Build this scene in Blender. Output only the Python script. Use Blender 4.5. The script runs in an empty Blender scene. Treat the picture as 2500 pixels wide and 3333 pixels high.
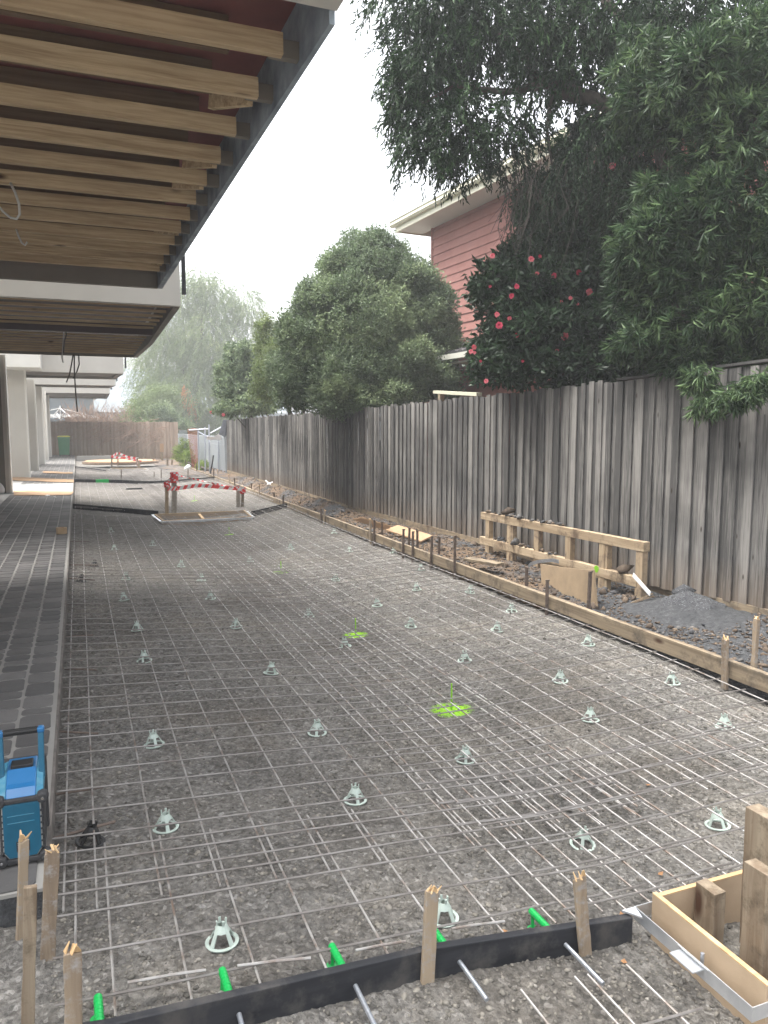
import bpy, math, random
import numpy as np
from mathutils import Vector, Matrix, noise
R = math.radians
rng = np.random.default_rng(7)
random.seed(11)
sc = bpy.context.scene
COL = sc.collection

# ------------------------------------------------------------------ camera model
F, CX, CY, H = 2504.0, 1250.0, 1666.5, 1.62
YAW, PITCH = R(21.6), R(6.3)
fw = np.array([math.sin(YAW)*math.cos(PITCH), math.cos(YAW)*math.cos(PITCH), -math.sin(PITCH)])
rt = np.array([math.cos(YAW), -math.sin(YAW), 0.0])
up = np.cross(rt, fw)
CAM = np.array([0, 0, H])
def ray(px, py): return fw + rt*(px-CX)/F - up*(py-CY)/F
def GZ(px, py, z=0.0):
    d = ray(px, py); return CAM + d*((z-H)/d[2])
def AT(px, py, axis, val):
    d = ray(px, py); return CAM + d*((val-CAM[axis])/d[axis])
def DP(px, py, depth): return CAM + ray(px, py)*depth
VALLEY = 1.95
def dish(x, y):
    A = 0.135 + 0.03*min(max((y-5)/5, 0), 1) + 0.02*min(max((y-10)/5, 0), 1) - 0.06*min(max((y-16)/6, 0), 1)
    if x < VALLEY: t = (x+0.15)/(VALLEY+0.15)
    else:
        kk = .10+.45*min(max((y-2.6)/1.6, 0), 1)+.4*min(max((y-9)/6, 0), 1); t = 1-kk*(x-VALLEY)/(3.9-VALLEY)
    t = min(max(t, 0), 1)
    return A*(t if t < .9 else .9+(t-.9)*.5)
def GS(px, py, h=0.0):
    z = h
    for _ in range(12):
        p = GZ(px, py, z); z = h - dish(p[0], p[1])
    return p

# ------------------------------------------------------------------ object helpers
def tag(o, label=None, cat=None, group=None, kind=None):
    if label: o['label'] = label
    if cat: o['category'] = cat
    if group: o['group'] = group
    if kind: o['kind'] = kind
    return o
def empty(name, loc=(0, 0, 0), rot=(0, 0, 0), **k):
    o = bpy.data.objects.new(name, None); COL.objects.link(o)
    o.location = [float(v) for v in loc]; o.rotation_euler = rot; o.empty_display_size = .1
    return tag(o, **k)
class MB:
    def __init__(s): s.v = []; s.f = []; s.m = []
    def add(s, vs, fs, mi=0):
        b = len(s.v); s.v += [tuple(float(c) for c in v) for v in vs]
        s.f += [tuple(i+b for i in f) for f in fs]; s.m += [mi]*len(fs); return s
    def box(s, x0, x1, y0, y1, z0, z1, mi=0, M=None):
        vs = [(x0,y0,z0),(x1,y0,z0),(x1,y1,z0),(x0,y1,z0),(x0,y0,z1),(x1,y0,z1),(x1,y1,z1),(x0,y1,z1)]
        if M is not None: vs = [tuple(M @ Vector(v)) for v in vs]
        return s.add(vs, [(3,2,1,0),(4,5,6,7),(0,1,5,4),(1,2,6,5),(2,3,7,6),(3,0,4,7)], mi)
    def prism(s, poly, z0, z1, mi=0):
        n = len(poly); vs = [(p[0],p[1],z0) for p in poly]+[(p[0],p[1],z1) for p in poly]
        fs = [tuple(range(n-1,-1,-1)), tuple(range(n,2*n))]+[(i,(i+1)%n,n+(i+1)%n,n+i) for i in range(n)]
        return s.add(vs, fs, mi)
    def bar(s, a, b, w, d, mi=0, upv=(0,0,1), taper=1.0):
        a = Vector([float(c) for c in a]); b = Vector([float(c) for c in b]); t = (b-a).normalized(); u = Vector(upv)
        if abs(t.dot(u)) > .98: u = Vector((0,1,0))
        x = t.cross(u).normalized(); y = x.cross(t)
        vs = []
        for p, k in ((a, 1), (b, taper)):
            for sx, sy in ((-1,-1),(1,-1),(1,1),(-1,1)): vs.append(tuple(p + x*sx*w/2*k + y*sy*d/2*k))
        return s.add(vs, [(3,2,1,0),(4,5,6,7),(0,1,5,4),(1,2,6,5),(2,3,7,6),(3,0,4,7)], mi)
    def tube(s, pts, r, n=6, mi=0, cap=True):
        pts = [Vector([float(c) for c in p]) for p in pts]; rr = r if isinstance(r, (list, tuple)) else [r]*len(pts)
        vs = []; fs = []; px = None
        for i, p in enumerate(pts):
            t = (pts[min(i+1, len(pts)-1)] - pts[max(i-1, 0)])
            t = t.normalized() if t.length > 1e-9 else Vector((0,0,1))
            if px is None:
                px = t.cross(Vector((0,0,1)) if abs(t.z) < .9 else Vector((0,1,0))).normalized()
            else:
                px = (px - t*px.dot(t)); px = px.normalized() if px.length > 1e-6 else t.orthogonal().normalized()
            py = t.cross(px)
            for k in range(n):
                a = 2*math.pi*k/n; vs.append(tuple(p + (px*math.cos(a)+py*math.sin(a))*rr[i]))
        for i in range(len(pts)-1):
            for k in range(n): fs.append((i*n+k, i*n+(k+1)%n, (i+1)*n+(k+1)%n, (i+1)*n+k))
        if cap: fs.append(tuple(range(n-1,-1,-1))); fs.append(tuple(range((len(pts)-1)*n, len(pts)*n)))
        return s.add(vs, fs, mi)
    def lathe(s, prof, n=16, mi=0, c=(0,0,0)):
        vs = []; fs = []
        for r_, z in prof:
            for k in range(n):
                a = 2*math.pi*k/n; vs.append((c[0]+r_*math.cos(a), c[1]+r_*math.sin(a), c[2]+z))
        for i in range(len(prof)-1):
            for k in range(n): fs.append((i*n+k, i*n+(k+1)%n, (i+1)*n+(k+1)%n, (i+1)*n+k))
        return s.add(vs, fs, mi)
    def build(s, name, mats, parent=None, bevel=0, smooth=False, loc=None):
        me = bpy.data.meshes.new(name); me.from_pydata(s.v, [], s.f)
        if not isinstance(mats, (list, tuple)): mats = [mats]
        for m in mats: me.materials.append(m)
        if len(mats) > 1: me.polygons.foreach_set('material_index', s.m)
        if smooth: me.polygons.foreach_set('use_smooth', [True]*len(me.polygons))
        me.update(); o = bpy.data.objects.new(name, me); COL.objects.link(o)
        if loc is not None: o.location = loc
        if parent is not None: o.parent = parent
        if bevel:
            b = o.modifiers.new('bev', 'BEVEL'); b.width = bevel; b.segments = 2; b.limit_method = 'ANGLE'
        return o
def npmesh(name, V, Fq, mat, parent=None, attr=None, mi=None, smooth=False):
    """V (n,3), Fq (m,k) faces with k corners; attr = per-face float 'rnd'"""
    me = bpy.data.meshes.new(name); m, k = Fq.shape
    me.vertices.add(len(V)); me.vertices.foreach_set('co', np.ascontiguousarray(V, dtype=np.float32).ravel())
    me.loops.add(m*k); me.loops.foreach_set('vertex_index', Fq.astype(np.int32).ravel())
    me.polygons.add(m); me.polygons.foreach_set('loop_start', np.arange(0, m*k, k, dtype=np.int32))
    me.polygons.foreach_set('loop_total', np.full(m, k, dtype=np.int32))
    mats = mat if isinstance(mat, (list, tuple)) else [mat]
    for x in mats: me.materials.append(x)
    if mi is not None: me.polygons.foreach_set('material_index', mi.astype(np.int32))
    if smooth: me.polygons.foreach_set('use_smooth', np.ones(m, dtype=bool))
    me.update(calc_edges=True)
    if attr is not None:
        a = me.attributes.new('rnd', 'FLOAT', 'FACE'); a.data.foreach_set('value', attr.astype(np.float32))
    o = bpy.data.objects.new(name, me); COL.objects.link(o)
    if parent is not None: o.parent = parent
    return o
def face_attr(o, vals):
    a = o.data.attributes.new('rnd', 'FLOAT', 'FACE'); a.data.foreach_set('value', np.array(vals, dtype=np.float32))
def copy_tree(o, parent=None):
    c = o.copy(); COL.objects.link(c); c.parent = parent
    for ch in o.children: copy_tree(ch, c)
    return c

# ------------------------------------------------------------------ materials
class NT:
    def __init__(s, name):
        s.m = bpy.data.materials.new(name); s.m.use_nodes = True; s.t = s.m.node_tree; s.t.nodes.clear()
        s.out = s.t.nodes.new('ShaderNodeOutputMaterial'); s.b = s.t.nodes.new('ShaderNodeBsdfPrincipled')
        s.t.links.new(s.b.outputs[0], s.out.inputs[0])
    def n(s, typ, **k):
        nd = s.t.nodes.new('ShaderNode'+typ)
        for a, v in k.items():
            if a.startswith('i_'):
                key = a[2:]; nd.inputs[int(key) if key.isdigit() else key.replace('_', ' ')].default_value = v
            else: setattr(nd, a, v)
        return nd
    def l(s, a, b): s.t.links.new(a, b)
    def co(s, scale=(1,1,1), kind='Object', rot=(0,0,0)):
        tc = s.n('TexCoord'); mp = s.n('Mapping'); mp.inputs['Scale'].default_value = scale; mp.inputs['Rotation'].default_value = rot
        s.l(tc.outputs[kind], mp.inputs[0]); return mp.outputs[0]
    def world(s, scale=(1,1,1)):
        g = s.n('NewGeometry'); mp = s.n('Mapping'); mp.inputs['Scale'].default_value = scale
        s.l(g.outputs['Position'], mp.inputs[0]); return mp.outputs[0]
    def noise(s, vec, scale, detail=4, rough=.6, dist=0):
        nd = s.n('TexNoise'); nd.inputs['Scale'].default_value = scale; nd.inputs['Detail'].default_value = detail
        nd.inputs['Roughness'].default_value = rough; nd.inputs['Distortion'].default_value = dist
        s.l(vec, nd.inputs['Vector']); return nd.outputs[0]
    def voro(s, vec, scale, feat='F1', out='Distance'):
        nd = s.n('TexVoronoi'); nd.feature = feat; nd.inputs['Scale'].default_value = scale; s.l(vec, nd.inputs['Vector']); return nd.outputs[out]
    def ramp(s, fac, stops, interp='LINEAR'):
        r_ = s.n('ValToRGB'); e = r_.color_ramp.elements; r_.color_ramp.interpolation = interp
        while len(e) < len(stops): e.new(.5)
        for i, (p, c) in enumerate(stops): e[i].position = p; e[i].color = (*c, 1) if len(c) == 3 else c
        s.l(fac, r_.inputs[0]); return r_.outputs[0]
    def mix(s, fac, a, b, mode='MIX'):
        m = s.n('Mix'); m.data_type = 'RGBA'; m.blend_type = mode
        for v, i in ((fac, 0), (a, 6), (b, 7)):
            if hasattr(v, 'is_linked') or hasattr(v, 'links'): s.l(v, m.inputs[i])
            else: m.inputs[i].default_value = v if i == 0 else ((*v, 1) if len(v) == 3 else v)
        return m.outputs[2]
    def math(s, op, a, b=0.0, clamp=False):
        m = s.n('Math'); m.operation = op; m.use_clamp = clamp
        for v, i in ((a, 0), (b, 1)):
            if hasattr(v, 'links'): s.l(v, m.inputs[i])
            else: m.inputs[i].default_value = v
        return m.outputs[0]
    def bump(s, h, strength=.3, dist=.01):
        b = s.n('Bump'); b.inputs['Strength'].default_value = strength; b.inputs['Distance'].default_value = dist
        s.l(h, b.inputs['Height']); s.l(b.outputs[0], s.b.inputs['Normal']); return b
    def set(s, base=None, rough=.7, metal=0.0, spec=None):
        if base is not None:
            if hasattr(base, 'links'): s.l(base, s.b.inputs['Base Color'])
            else: s.b.inputs['Base Color'].default_value = (*base, 1)
        if hasattr(rough, 'links'): s.l(rough, s.b.inputs['Roughness'])
        else: s.b.inputs['Roughness'].default_value = rough
        s.b.inputs['Metallic'].default_value = metal
        if spec is not None: s.b.inputs['Specular IOR Level'].default_value = spec
        return s.m
def plain(name, c1, c2=None, scale=8, rough=.6, metal=0, bump=0, bscale=60, spec=None, detail=4):
    t = NT(name); v = t.co()
    c2 = c2 or tuple(x*.8 for x in c1)
    f = t.noise(v, scale, detail)
    if bump: t.bump(t.noise(v, bscale, 3), bump, .005)
    return t.set(t.ramp(f, [(.3, c2), (.7, c1)]), rough, metal, spec)
def wood(name, light, dark, axis, grain=60, knots=True, dirt=None, dirtc=(.1,.08,.07), rough=.75, coord='Object', streak=1.0, bump=.25):
    t = NT(name); sc_ = [1,1,1]; sc_[axis] = .05
    v = t.co(tuple(sc_), coord)
    oi = t.n('ObjectInfo'); add = t.n('VectorMath'); add.operation = 'ADD'; sh = t.n('VectorMath'); sh.operation = 'SCALE'
    t.l(oi.outputs['Random'], sh.inputs['Scale']); sh.inputs[0].default_value = (7, 11, 13)
    t.l(v, add.inputs[0]); t.l(sh.outputs[0], add.inputs[1]); v = add.outputs[0]
    g = t.noise(v, grain, 5, .65, .6); g2 = t.noise(v, grain*.22, 3, .5, 1.5)
    f = t.math('ADD', t.math('MULTIPLY', g, .45*streak), t.math('MULTIPLY', g2, .55))
    c = t.ramp(f, [(.39, dark), (.49, tuple((a+b)/2 for a, b in zip(light, dark))), (.60, light)])
    # per-board tone
    c = t.mix(t.math('MULTIPLY', oi.outputs['Random'], .3), c, dark)
    if knots:
        k = [3,3,3]; k[axis] = 1.1
        kv = t.co(tuple(k), coord); ka = t.n('VectorMath'); ka.operation = 'ADD'; t.l(kv, ka.inputs[0]); t.l(sh.outputs[0], ka.inputs[1])
        kd = t.voro(ka.outputs[0], 1.6)
        c = t.mix(t.ramp(kd, [(.06, (1,1,1)), (.13, (0,0,0))]), c, (.07,.035,.02))
    if dirt:
        d = t.noise(t.co((1,1,1), coord), dirt, 5, .7)
        c = t.mix(t.ramp(d, [(.5, (0,0,0)), (.68, (1,1,1))]), c, dirtc)
    t.bump(g, bump, .003)
    return t.set(c, rough, 0, .25)

M = {}
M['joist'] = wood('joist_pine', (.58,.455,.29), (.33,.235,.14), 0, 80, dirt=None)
M['shadewood'] = wood('shade_darkened_joist', (.22,.155,.10), (.12,.08,.05), 0, 40)  # upper joist layer: wood colour darkened to carry the shade above the joists
M['pine'] = wood('rough_pine', (.50,.39,.26), (.30,.22,.14), 2, 40, dirt=6, dirtc=(.16,.12,.09))
M['pine_y'] = wood('rough_pine_long', (.52,.41,.28), (.32,.24,.155), 1, 40, dirt=5, dirtc=(.14,.10,.07))
M['form'] = wood('weathered_formboard', (.36,.29,.20), (.20,.155,.105), 1, 50, dirt=5, dirtc=(.11,.09,.07))
M['stake'] = wood('cement_splashed_timber', (.38,.30,.21), (.17,.125,.09), 2, 30, knots=False, dirt=30, dirtc=(.33,.31,.29), bump=1.0)
M['palepost'] = wood('bleached_post', (.55,.50,.43), (.36,.32,.27), 2, 30, knots=False, dirt=14, dirtc=(.25,.20,.15))
M['oldpost'] = wood('dirty_timber_post', (.36,.30,.22), (.19,.14,.095), 2, 35, dirt=9, dirtc=(.10,.075,.05))
M['ply'] = plain('formply', (.50,.38,.26), (.40,.295,.195), 5, .55, bump=.1)
M['plyedge'] = wood('ply_edge', (.72,.52,.30), (.50,.33,.17), 0, 30, knots=False)
M['plyold'] = plain('weathered_ply', (.34,.25,.155), (.24,.175,.11), 6, .8, bump=.2)
M['alu'] = plain('aluminium_angle', (.80,.82,.84), (.62,.64,.67), 12, .38, .75, spec=.5)
M['galv'] = plain('galvanised_steel', (.62,.65,.70), (.42,.45,.5), 60, .42, .85)
M['rust'] = plain('rusty_steel', (.22,.17,.14), (.10,.075,.06), 30, .8, .25, bump=.4)
def steelmesh():
    t = NT('mesh_wire_steel'); v = t.world()
    f = t.noise(v, 9, 4); c = t.ramp(f, [(.35, (.24,.185,.15)), (.5, (.42,.40,.38)), (.7, (.54,.525,.51))])
    return t.set(c, .48, .5)
M['wire'] = steelmesh()
M['wirec'] = plain('dark_mesh_wire', (.30,.285,.27), (.16,.14,.125), 9, .5, .35)
M['foam'] = wood('black_form_foam', (.040,.041,.046), (.015,.016,.019), 0, 25, knots=False, dirt=6, dirtc=(.075,.07,.066), bump=.15)
M['green'] = plain('green_plastic', (.008,.42,.09), (.006,.35,.07), 6, .4)
M['chair'] = plain('pale_chair_plastic', (.48,.56,.50), (.40,.47,.42), 10, .45)
M['blackp'] = plain('black_plastic', (.012,.012,.013), (.02,.02,.02), 10, .45)
M['blue'] = plain('blue_plastic', (.008,.11,.19), (.006,.085,.15), 9, .38, bump=.05)
M['bluedust'] = plain('dusty_blue_plastic', (.10,.26,.34), (.02,.18,.30), 30, .5)
M['bluehi'] = plain('light_blue_plastic', (.02,.15,.36), (.012,.12,.29), 6, .3)
M['rubber'] = plain('dusty_rubber', (.05,.05,.052), (.022,.022,.024), 20, .7, bump=.2)
M['chrome'] = plain('steel_screw', (.8,.8,.8), (.7,.7,.7), 5, .25, 1.0)
M['greydust'] = plain('dusty_trim', (.40,.39,.36), (.25,.25,.24), 30, .7)
M['paperw'] = plain('white_print', (.75,.75,.76), (.6,.6,.62), 40, .6)
def render_mat(name, c, d):
    t = NT(name); v = t.world(); f = t.noise(v, 1.2, 5, .6); t.bump(t.noise(v, 90, 3), .15, .004)
    return t.set(t.ramp(f, [(.3, d), (.7, c)]), .85)
M['render'] = render_mat('cream_render', (.56,.545,.505), (.50,.485,.45))
M['render2'] = render_mat('grey_render', (.40,.395,.37), (.35,.345,.32))
M['renderw'] = render_mat('pale_trim', (.72,.71,.67), (.66,.65,.61))
M['membrane'] = plain('blue_grey_beam_wrap', (.33,.39,.44), (.12,.15,.19), 5, .7, detail=6)
M['darkdoor'] = render_mat('grey_door', (.20,.195,.18), (.17,.165,.15))
M['fibro'] = render_mat('raw_beam_cladding', (.22,.20,.175), (.16,.145,.125))
M['redfloor'] = plain('red_floor_sheet', (.26,.085,.075), (.19,.06,.055), 4, .7)
M['darksteel'] = plain('primed_steel_beam', (.06,.032,.036), (.045,.025,.028), 5, .5)
M['blackmetal'] = plain('black_powdercoat', (.018,.02,.024), (.014,.015,.018), 8, .45)
M['cable'] = plain('white_cable', (.62,.62,.60), (.5,.5,.48), 5, .5)
M['cabled'] = plain('grey_cable', (.12,.11,.10), (.08,.075,.07), 5, .6)
M['concrete'] = render_mat('smooth_concrete', (.37,.36,.34), (.30,.29,.275))
M['pale_slab'] = render_mat('pale_slab', (.24,.25,.245), (.20,.21,.205))
M['card'] = plain('cardboard', (.40,.26,.15), (.33,.21,.12), 3, .85)
M['cardend'] = plain('cardboard_core', (.42,.30,.18), (.35,.25,.15), 12, .85)
M['yellow'] = plain('yellow_plastic', (.70,.66,.08), (.6,.56,.07), 5, .45)
M['bingreen'] = plain('bin_green', (.045,.22,.10), (.04,.19,.085), 5, .5)
M['white'] = plain('white_plastic', (.80,.80,.80), (.74,.74,.74), 5, .5)
M['redp'] = plain('red_tape', (.85,.05,.05), (.75,.04,.04), 8, .5)
M['tapew'] = plain('white_tape', (.90,.88,.88), (.85,.82,.82), 8, .5)
M['orange'] = plain('orange_barrier', (.45,.13,.07), (.36,.10,.05), 5, .6)
M['lime'] = plain('lime_spray_paint', (.24,.55,.02), (.20,.48,.02), 30, .6)
M['cloth'] = plain('grey_cloth', (.22,.24,.27), (.15,.16,.19), 6, .9)
M['colorbond'] = plain('grey_sheet_steel', (.34,.37,.39), (.30,.33,.35), 3, .5)
M['stone'] = plain('crushed_rock', (.20,.18,.16), (.10,.09,.08), 12, .85, bump=.6, bscale=25)
M['clod'] = plain('clay_clod', (.23,.165,.115), (.12,.085,.06), 14, .95, bump=.8, bscale=30)
M['brick'] = plain('broken_brick', (.42,.13,.08), (.3,.09,.06), 14, .9)
M['leafbrown'] = plain('dry_leaf', (.40,.22,.10), (.3,.15,.07), 20, .8)
M['bark'] = plain('bark', (.10,.08,.065), (.05,.04,.032), 15, .9, bump=.6, bscale=30)
M['twig'] = plain('dry_twig', (.06,.047,.04), (.035,.028,.022), 15, .9)
M['vine'] = plain('dead_vine', (.36,.25,.19), (.24,.165,.125), 2, .9)
M['petal'] = plain('pink_petal', (.62,.06,.12), (.42,.03,.07), 30, .5)
M['petalp'] = plain('pale_pink_petal', (.80,.25,.28), (.62,.11,.15), 30, .5)
M['bud'] = plain('camellia_bud', (.55,.58,.35), (.4,.42,.25), 30, .5)

def leaf_mat(name, stops, rough=.42, trans=.18, clump=1.2):
    t = NT(name); a = t.n('Attribute'); a.attribute_name = 'rnd'
    w = t.noise(t.world(), clump, 2)
    f = t.math('ADD', t.math('MULTIPLY', a.outputs['Fac'], .65), t.math('MULTIPLY', t.math('SUBTRACT', w, .33), .8))
    c = t.ramp(f, stops)
    t.set(c, rough, 0, .16)
    tr = t.n('BsdfTranslucent'); hs = t.n('HueSaturation'); hs.inputs['Value'].default_value = 1.5; t.l(c, hs.inputs['Color'])
    t.l(hs.outputs[0], tr.inputs[0]); mx = t.n('MixShader'); mx.inputs[0].default_value = trans
    t.l(t.b.outputs[0], mx.inputs[1]); t.l(tr.outputs[0], mx.inputs[2]); t.l(mx.outputs[0], t.out.inputs[0])
    return t.m
M['l_weep'] = leaf_mat('weeping_leaf', [(0,(.008,.018,.008)),(.5,(.018,.042,.015)),(.85,(.055,.115,.035))], .6, .08)
M['l_fresh'] = leaf_mat('lance_leaf', [(0,(.014,.028,.015)),(.45,(.036,.068,.03)),(.8,(.14,.21,.09))], .45)
M['l_cam'] = leaf_mat('camellia_leaf', [(0,(.012,.024,.013)),(.6,(.03,.056,.026)),(.93,(.055,.095,.04)),(1,(.20,.24,.05))], .28, .08)
M['l_pitto'] = leaf_mat('round_bush_leaf', [(0,(.055,.08,.05)),(.45,(.13,.175,.10)),(1,(.33,.40,.20))], .5, .25, .8)
M['l_yellow'] = leaf_mat('yellow_green_leaf', [(0,(.06,.09,.04)),(1,(.22,.27,.11))], .5, .3)
M['l_willow'] = leaf_mat('willow_leaf', [(0,(.09,.13,.055)),(.6,(.16,.21,.09)),(1,(.28,.31,.14))], .55, .3, .4)
M['l_orange'] = leaf_mat('orange_leaf', [(0,(.40,.16,.07)),(1,(.55,.28,.12))], .6, .2)
M['l_weed'] = leaf_mat('weed_leaf', [(0,(.10,.16,.04)),(1,(.34,.42,.12))], .6, .3)

# gravel with sprayed paint marks
PINS = [GS(975*1.507, 1530*1.507), GS(768*1.507, 1368*1.507), GS(607*1.507, 1235*1.507), GS(495*1.507, 1155*1.507), GS(420*1.507, 1082*1.507)]
def gravel_mat():
    t = NT('crushed_rock_base'); g = t.n('NewGeometry'); P = g.outputs['Position']
    n1 = t.noise(P, 1.3, 6, .65); n2 = t.noise(P, 26, 5, .7); n3 = t.noise(P, 140, 3, .7)
    v1 = t.voro(P, 75, out='Color'); v2 = t.voro(P, 38, out='Distance')
    sep = t.n('SeparateColor'); t.l(v1, sep.inputs[0])
    c = t.ramp(n1, [(.3, (.14,.136,.128)), (.5, (.26,.247,.225)), (.7, (.42,.365,.285))])
    c = t.mix(.55, c, t.ramp(n2, [(.36, (.05,.048,.045)), (.52, (.27,.262,.245)), (.68, (.58,.56,.52))]))
    c = t.mix(.5, c, t.ramp(sep.outputs[0], [(0, (.07,.066,.06)), (.7, (.19,.178,.16)), (.93, (.28,.265,.245)), (1, (.50,.48,.45))]))
    dm = t.noise(P, .85, 4, .6); c = t.mix(1.0, c, t.ramp(dm, [(.36, (.72,.70,.68)), (.5, (1,1,1)), (.66, (1.0,.98,.94))]), 'MULTIPLY')
    m = None
    for i, p in enumerate(PINS):
        d = t.n('VectorMath'); d.operation = 'DISTANCE'; t.l(P, d.inputs[0]); d.inputs[1].default_value = (float(p[0]), float(p[1]), float(p[2]))
        s_ = t.math('SUBTRACT', 1.0, t.math('DIVIDE', d.outputs['Value'], .19 if i == 0 else .15 if i < 3 else .12), True)
        m = s_ if m is None else t.math('MAXIMUM', m, s_)
    mm = t.math('MULTIPLY', t.math('SUBTRACT', t.math('ADD', t.math('MULTIPLY', m, 1.7), t.math('MULTIPLY', t.noise(P, 110, 4, .8), 1.5)), 1.22), 3.2, True)
    mm = t.math('MULTIPLY', mm, t.math('GREATER_THAN', m, .001))
    c = t.mix(t.math('MULTIPLY', mm, .85), c, (.38,.80,.03))
    h = t.math('ADD', t.math('MULTIPLY', n2, .9), t.math('ADD', t.math('MULTIPLY', t.math('SUBTRACT', 1, v2), .8), t.math('MULTIPLY', n3, .3)))
    t.bump(h, 1.0, .03)
    return t.set(c, .9, 0, .2)
M['gravel'] = gravel_mat()
def soil_mat():
    t = NT('clay_and_gravel_strip'); g = t.n('NewGeometry'); P = g.outputs['Position']
    sx = t.n('SeparateXYZ'); t.l(P, sx.inputs[0])
    big = t.noise(P, 1.1, 5, .65); n2 = t.noise(P, 22, 6, .75); n3 = t.noise(P, 90, 3)
    # blue-grey crushed rock lies in heaps in the near part, brown clay further on
    near = t.math('SUBTRACT', 1.0, t.math('DIVIDE', t.math('SUBTRACT', sx.outputs['Y'], 5.0), 1.6), True)
    k = t.math('SUBTRACT', t.math('ADD', t.math('MULTIPLY', near, .35), t.math('MULTIPLY', big, 1.3)), .62)
    k = t.math('MULTIPLY', k, 6, True)
    brown = t.ramp(n2, [(.25, (.055,.038,.027)), (.5, (.15,.105,.07)), (.75, (.28,.20,.14))])
    grey = t.ramp(n2, [(.25, (.037,.038,.04)), (.55, (.088,.09,.094)), (.8, (.18,.18,.182))])
    c = t.mix(k, brown, grey)
    t.bump(t.math('ADD', n2, t.math('MULTIPLY', n3, .4)), 1.0, .03)
    return t.set(c, .92, 0, .2)
M['soil'] = soil_mat()
def heap_mat():
    t = NT('blue_grey_crushed_rock'); g = t.n('NewGeometry'); P = g.outputs['Position']
    n2 = t.noise(P, 60, 4, .7); v = t.voro(P, 110, out='Color'); s_ = t.n('SeparateColor'); t.l(v, s_.inputs[0])
    c = t.mix(.5, t.ramp(n2, [(.3, (.032,.032,.034)), (.7, (.11,.11,.112))]), t.ramp(s_.outputs[0], [(0, (.04,.042,.048)), (.85, (.12,.125,.135)), (1, (.30,.31,.32))]))
    t.bump(t.math('ADD', n2, t.voro(P, 80)), 1.0, .012)
    return t.set(c, .9, 0, .25)
M['heap'] = heap_mat()
def cobble_mat():
    t = NT('stencilled_charcoal_concrete'); g = t.n('NewGeometry'); P = g.outputs['Position']
    a = t.n('Attribute'); a.attribute_name = 'rnd'
    n1 = t.noise(P, 2.2, 5, .65); n2 = t.noise(P, 70, 4, .7)
    c = t.ramp(t.math('ADD', t.math('MULTIPLY', n1, .7), t.math('MULTIPLY', a.outputs['Fac'], .3)), [(.3, (.075,.073,.072)), (.55, (.125,.12,.116)), (.8, (.20,.19,.183))])
    c = t.mix(t.ramp(n2, [(.6, (0,0,0)), (.8, (1,1,1))]), c, (.15,.145,.14))
    t.bump(n2, .5, .004)
    return t.set(c, .62, 0, .4)
M['cobble'] = cobble_mat()
M['grout'] = render_mat('pale_grout', (.33,.32,.295), (.25,.24,.22))
def fence_mat(name, light, dark, stain=.6, basez=.12, warm=(.22,.155,.10)):
    t = NT(name); P = t.world((1,1,1)); a = t.n('Attribute'); a.attribute_name = 'rnd'
    S = t.n('Combine' + 'XYZ'); sx = t.n('SeparateXYZ'); t.l(P, sx.inputs[0])
    off = t.math('MULTIPLY', a.outputs['Fac'], 37.0)
    def streak(sy, sz, detail=5):
        cb = t.n('CombineXYZ'); t.l(t.math('MULTIPLY', sx.outputs['Y'], sy), cb.inputs[0]); t.l(off, cb.inputs[1]); t.l(t.math('MULTIPLY', sx.outputs['Z'], sz), cb.inputs[2])
        return t.noise(cb.outputs[0], 1.0, detail, .65)
    fine = streak(90, 3.0); mid = streak(22, 1.3)
    f = t.math('ADD', t.math('MULTIPLY', fine, .5), t.math('ADD', t.math('MULTIPLY', mid, .35), t.math('MULTIPLY', t.math('SUBTRACT', a.outputs['Fac'], .4), .24)))
    c = t.ramp(f, [(.37, dark), (.46, tuple((x+y)/2 for x, y in zip(light, dark))), (.57, light)])
    st = t.noise(P, .9, 4, .6)
    sm = t.math('MULTIPLY', t.math('MULTIPLY', t.math('SUBTRACT', t.math('ADD', st, t.math('MULTIPLY', mid, .5)), .72), 5, True), stain)
    c = t.mix(sm, c, (.022,.022,.023))
    # damp brown splash along the foot of the boards
    ft = t.math('SUBTRACT', 1.0, t.math('DIVIDE', t.math('SUBTRACT', sx.outputs['Z'], basez), .40), True)
    ft = t.math('MULTIPLY', t.math('MULTIPLY', ft, mid), .9)
    c = t.mix(ft, c, warm)
    # knots
    cb = t.n('CombineXYZ'); t.l(t.math('MULTIPLY', sx.outputs['Y'], 7), cb.inputs[0]); t.l(off, cb.inputs[1]); t.l(t.math('MULTIPLY', sx.outputs['Z'], 2.4), cb.inputs[2])
    c = t.mix(t.ramp(t.voro(cb.outputs[0], 1.0), [(.05, (1,1,1)), (.09, (0,0,0))]), c, (.04,.03,.022))
    t.bump(fine, .5, .004)
    return t.set(c, .85, 0, .2)
M['paling'] = fence_mat('weathered_palings', (.29,.277,.258), (.082,.079,.076), .55)
M['backpaling'] = fence_mat('brown_palings', (.40,.32,.26), (.26,.20,.155), .1)
def weatherboard():
    t = NT('faded_red_weatherboard'); P = t.world()
    n1 = t.noise(P, 1.6, 5, .7); mp = t.world((1,.5,12)); n2 = t.noise(mp, 1.5, 5, .75)
    c = t.ramp(n1, [(.3, (.25,.10,.08)), (.6, (.33,.145,.12)), (.8, (.39,.20,.17))])
    c = t.mix(t.math('MULTIPLY', t.math('SUBTRACT', t.math('MULTIPLY', n1, n2), .27), 6, True), c, (.24,.105,.09))
    t.bump(n2, .3, .004)
    return t.set(c, .8)
M['wboard'] = weatherboard()
M['cream'] = plain('cream_gutter', (.64,.62,.48), (.56,.54,.41), 3, .5)
M['soffit'] = render_mat('eave_sheet', (.55,.54,.48), (.50,.49,.43))
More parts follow.
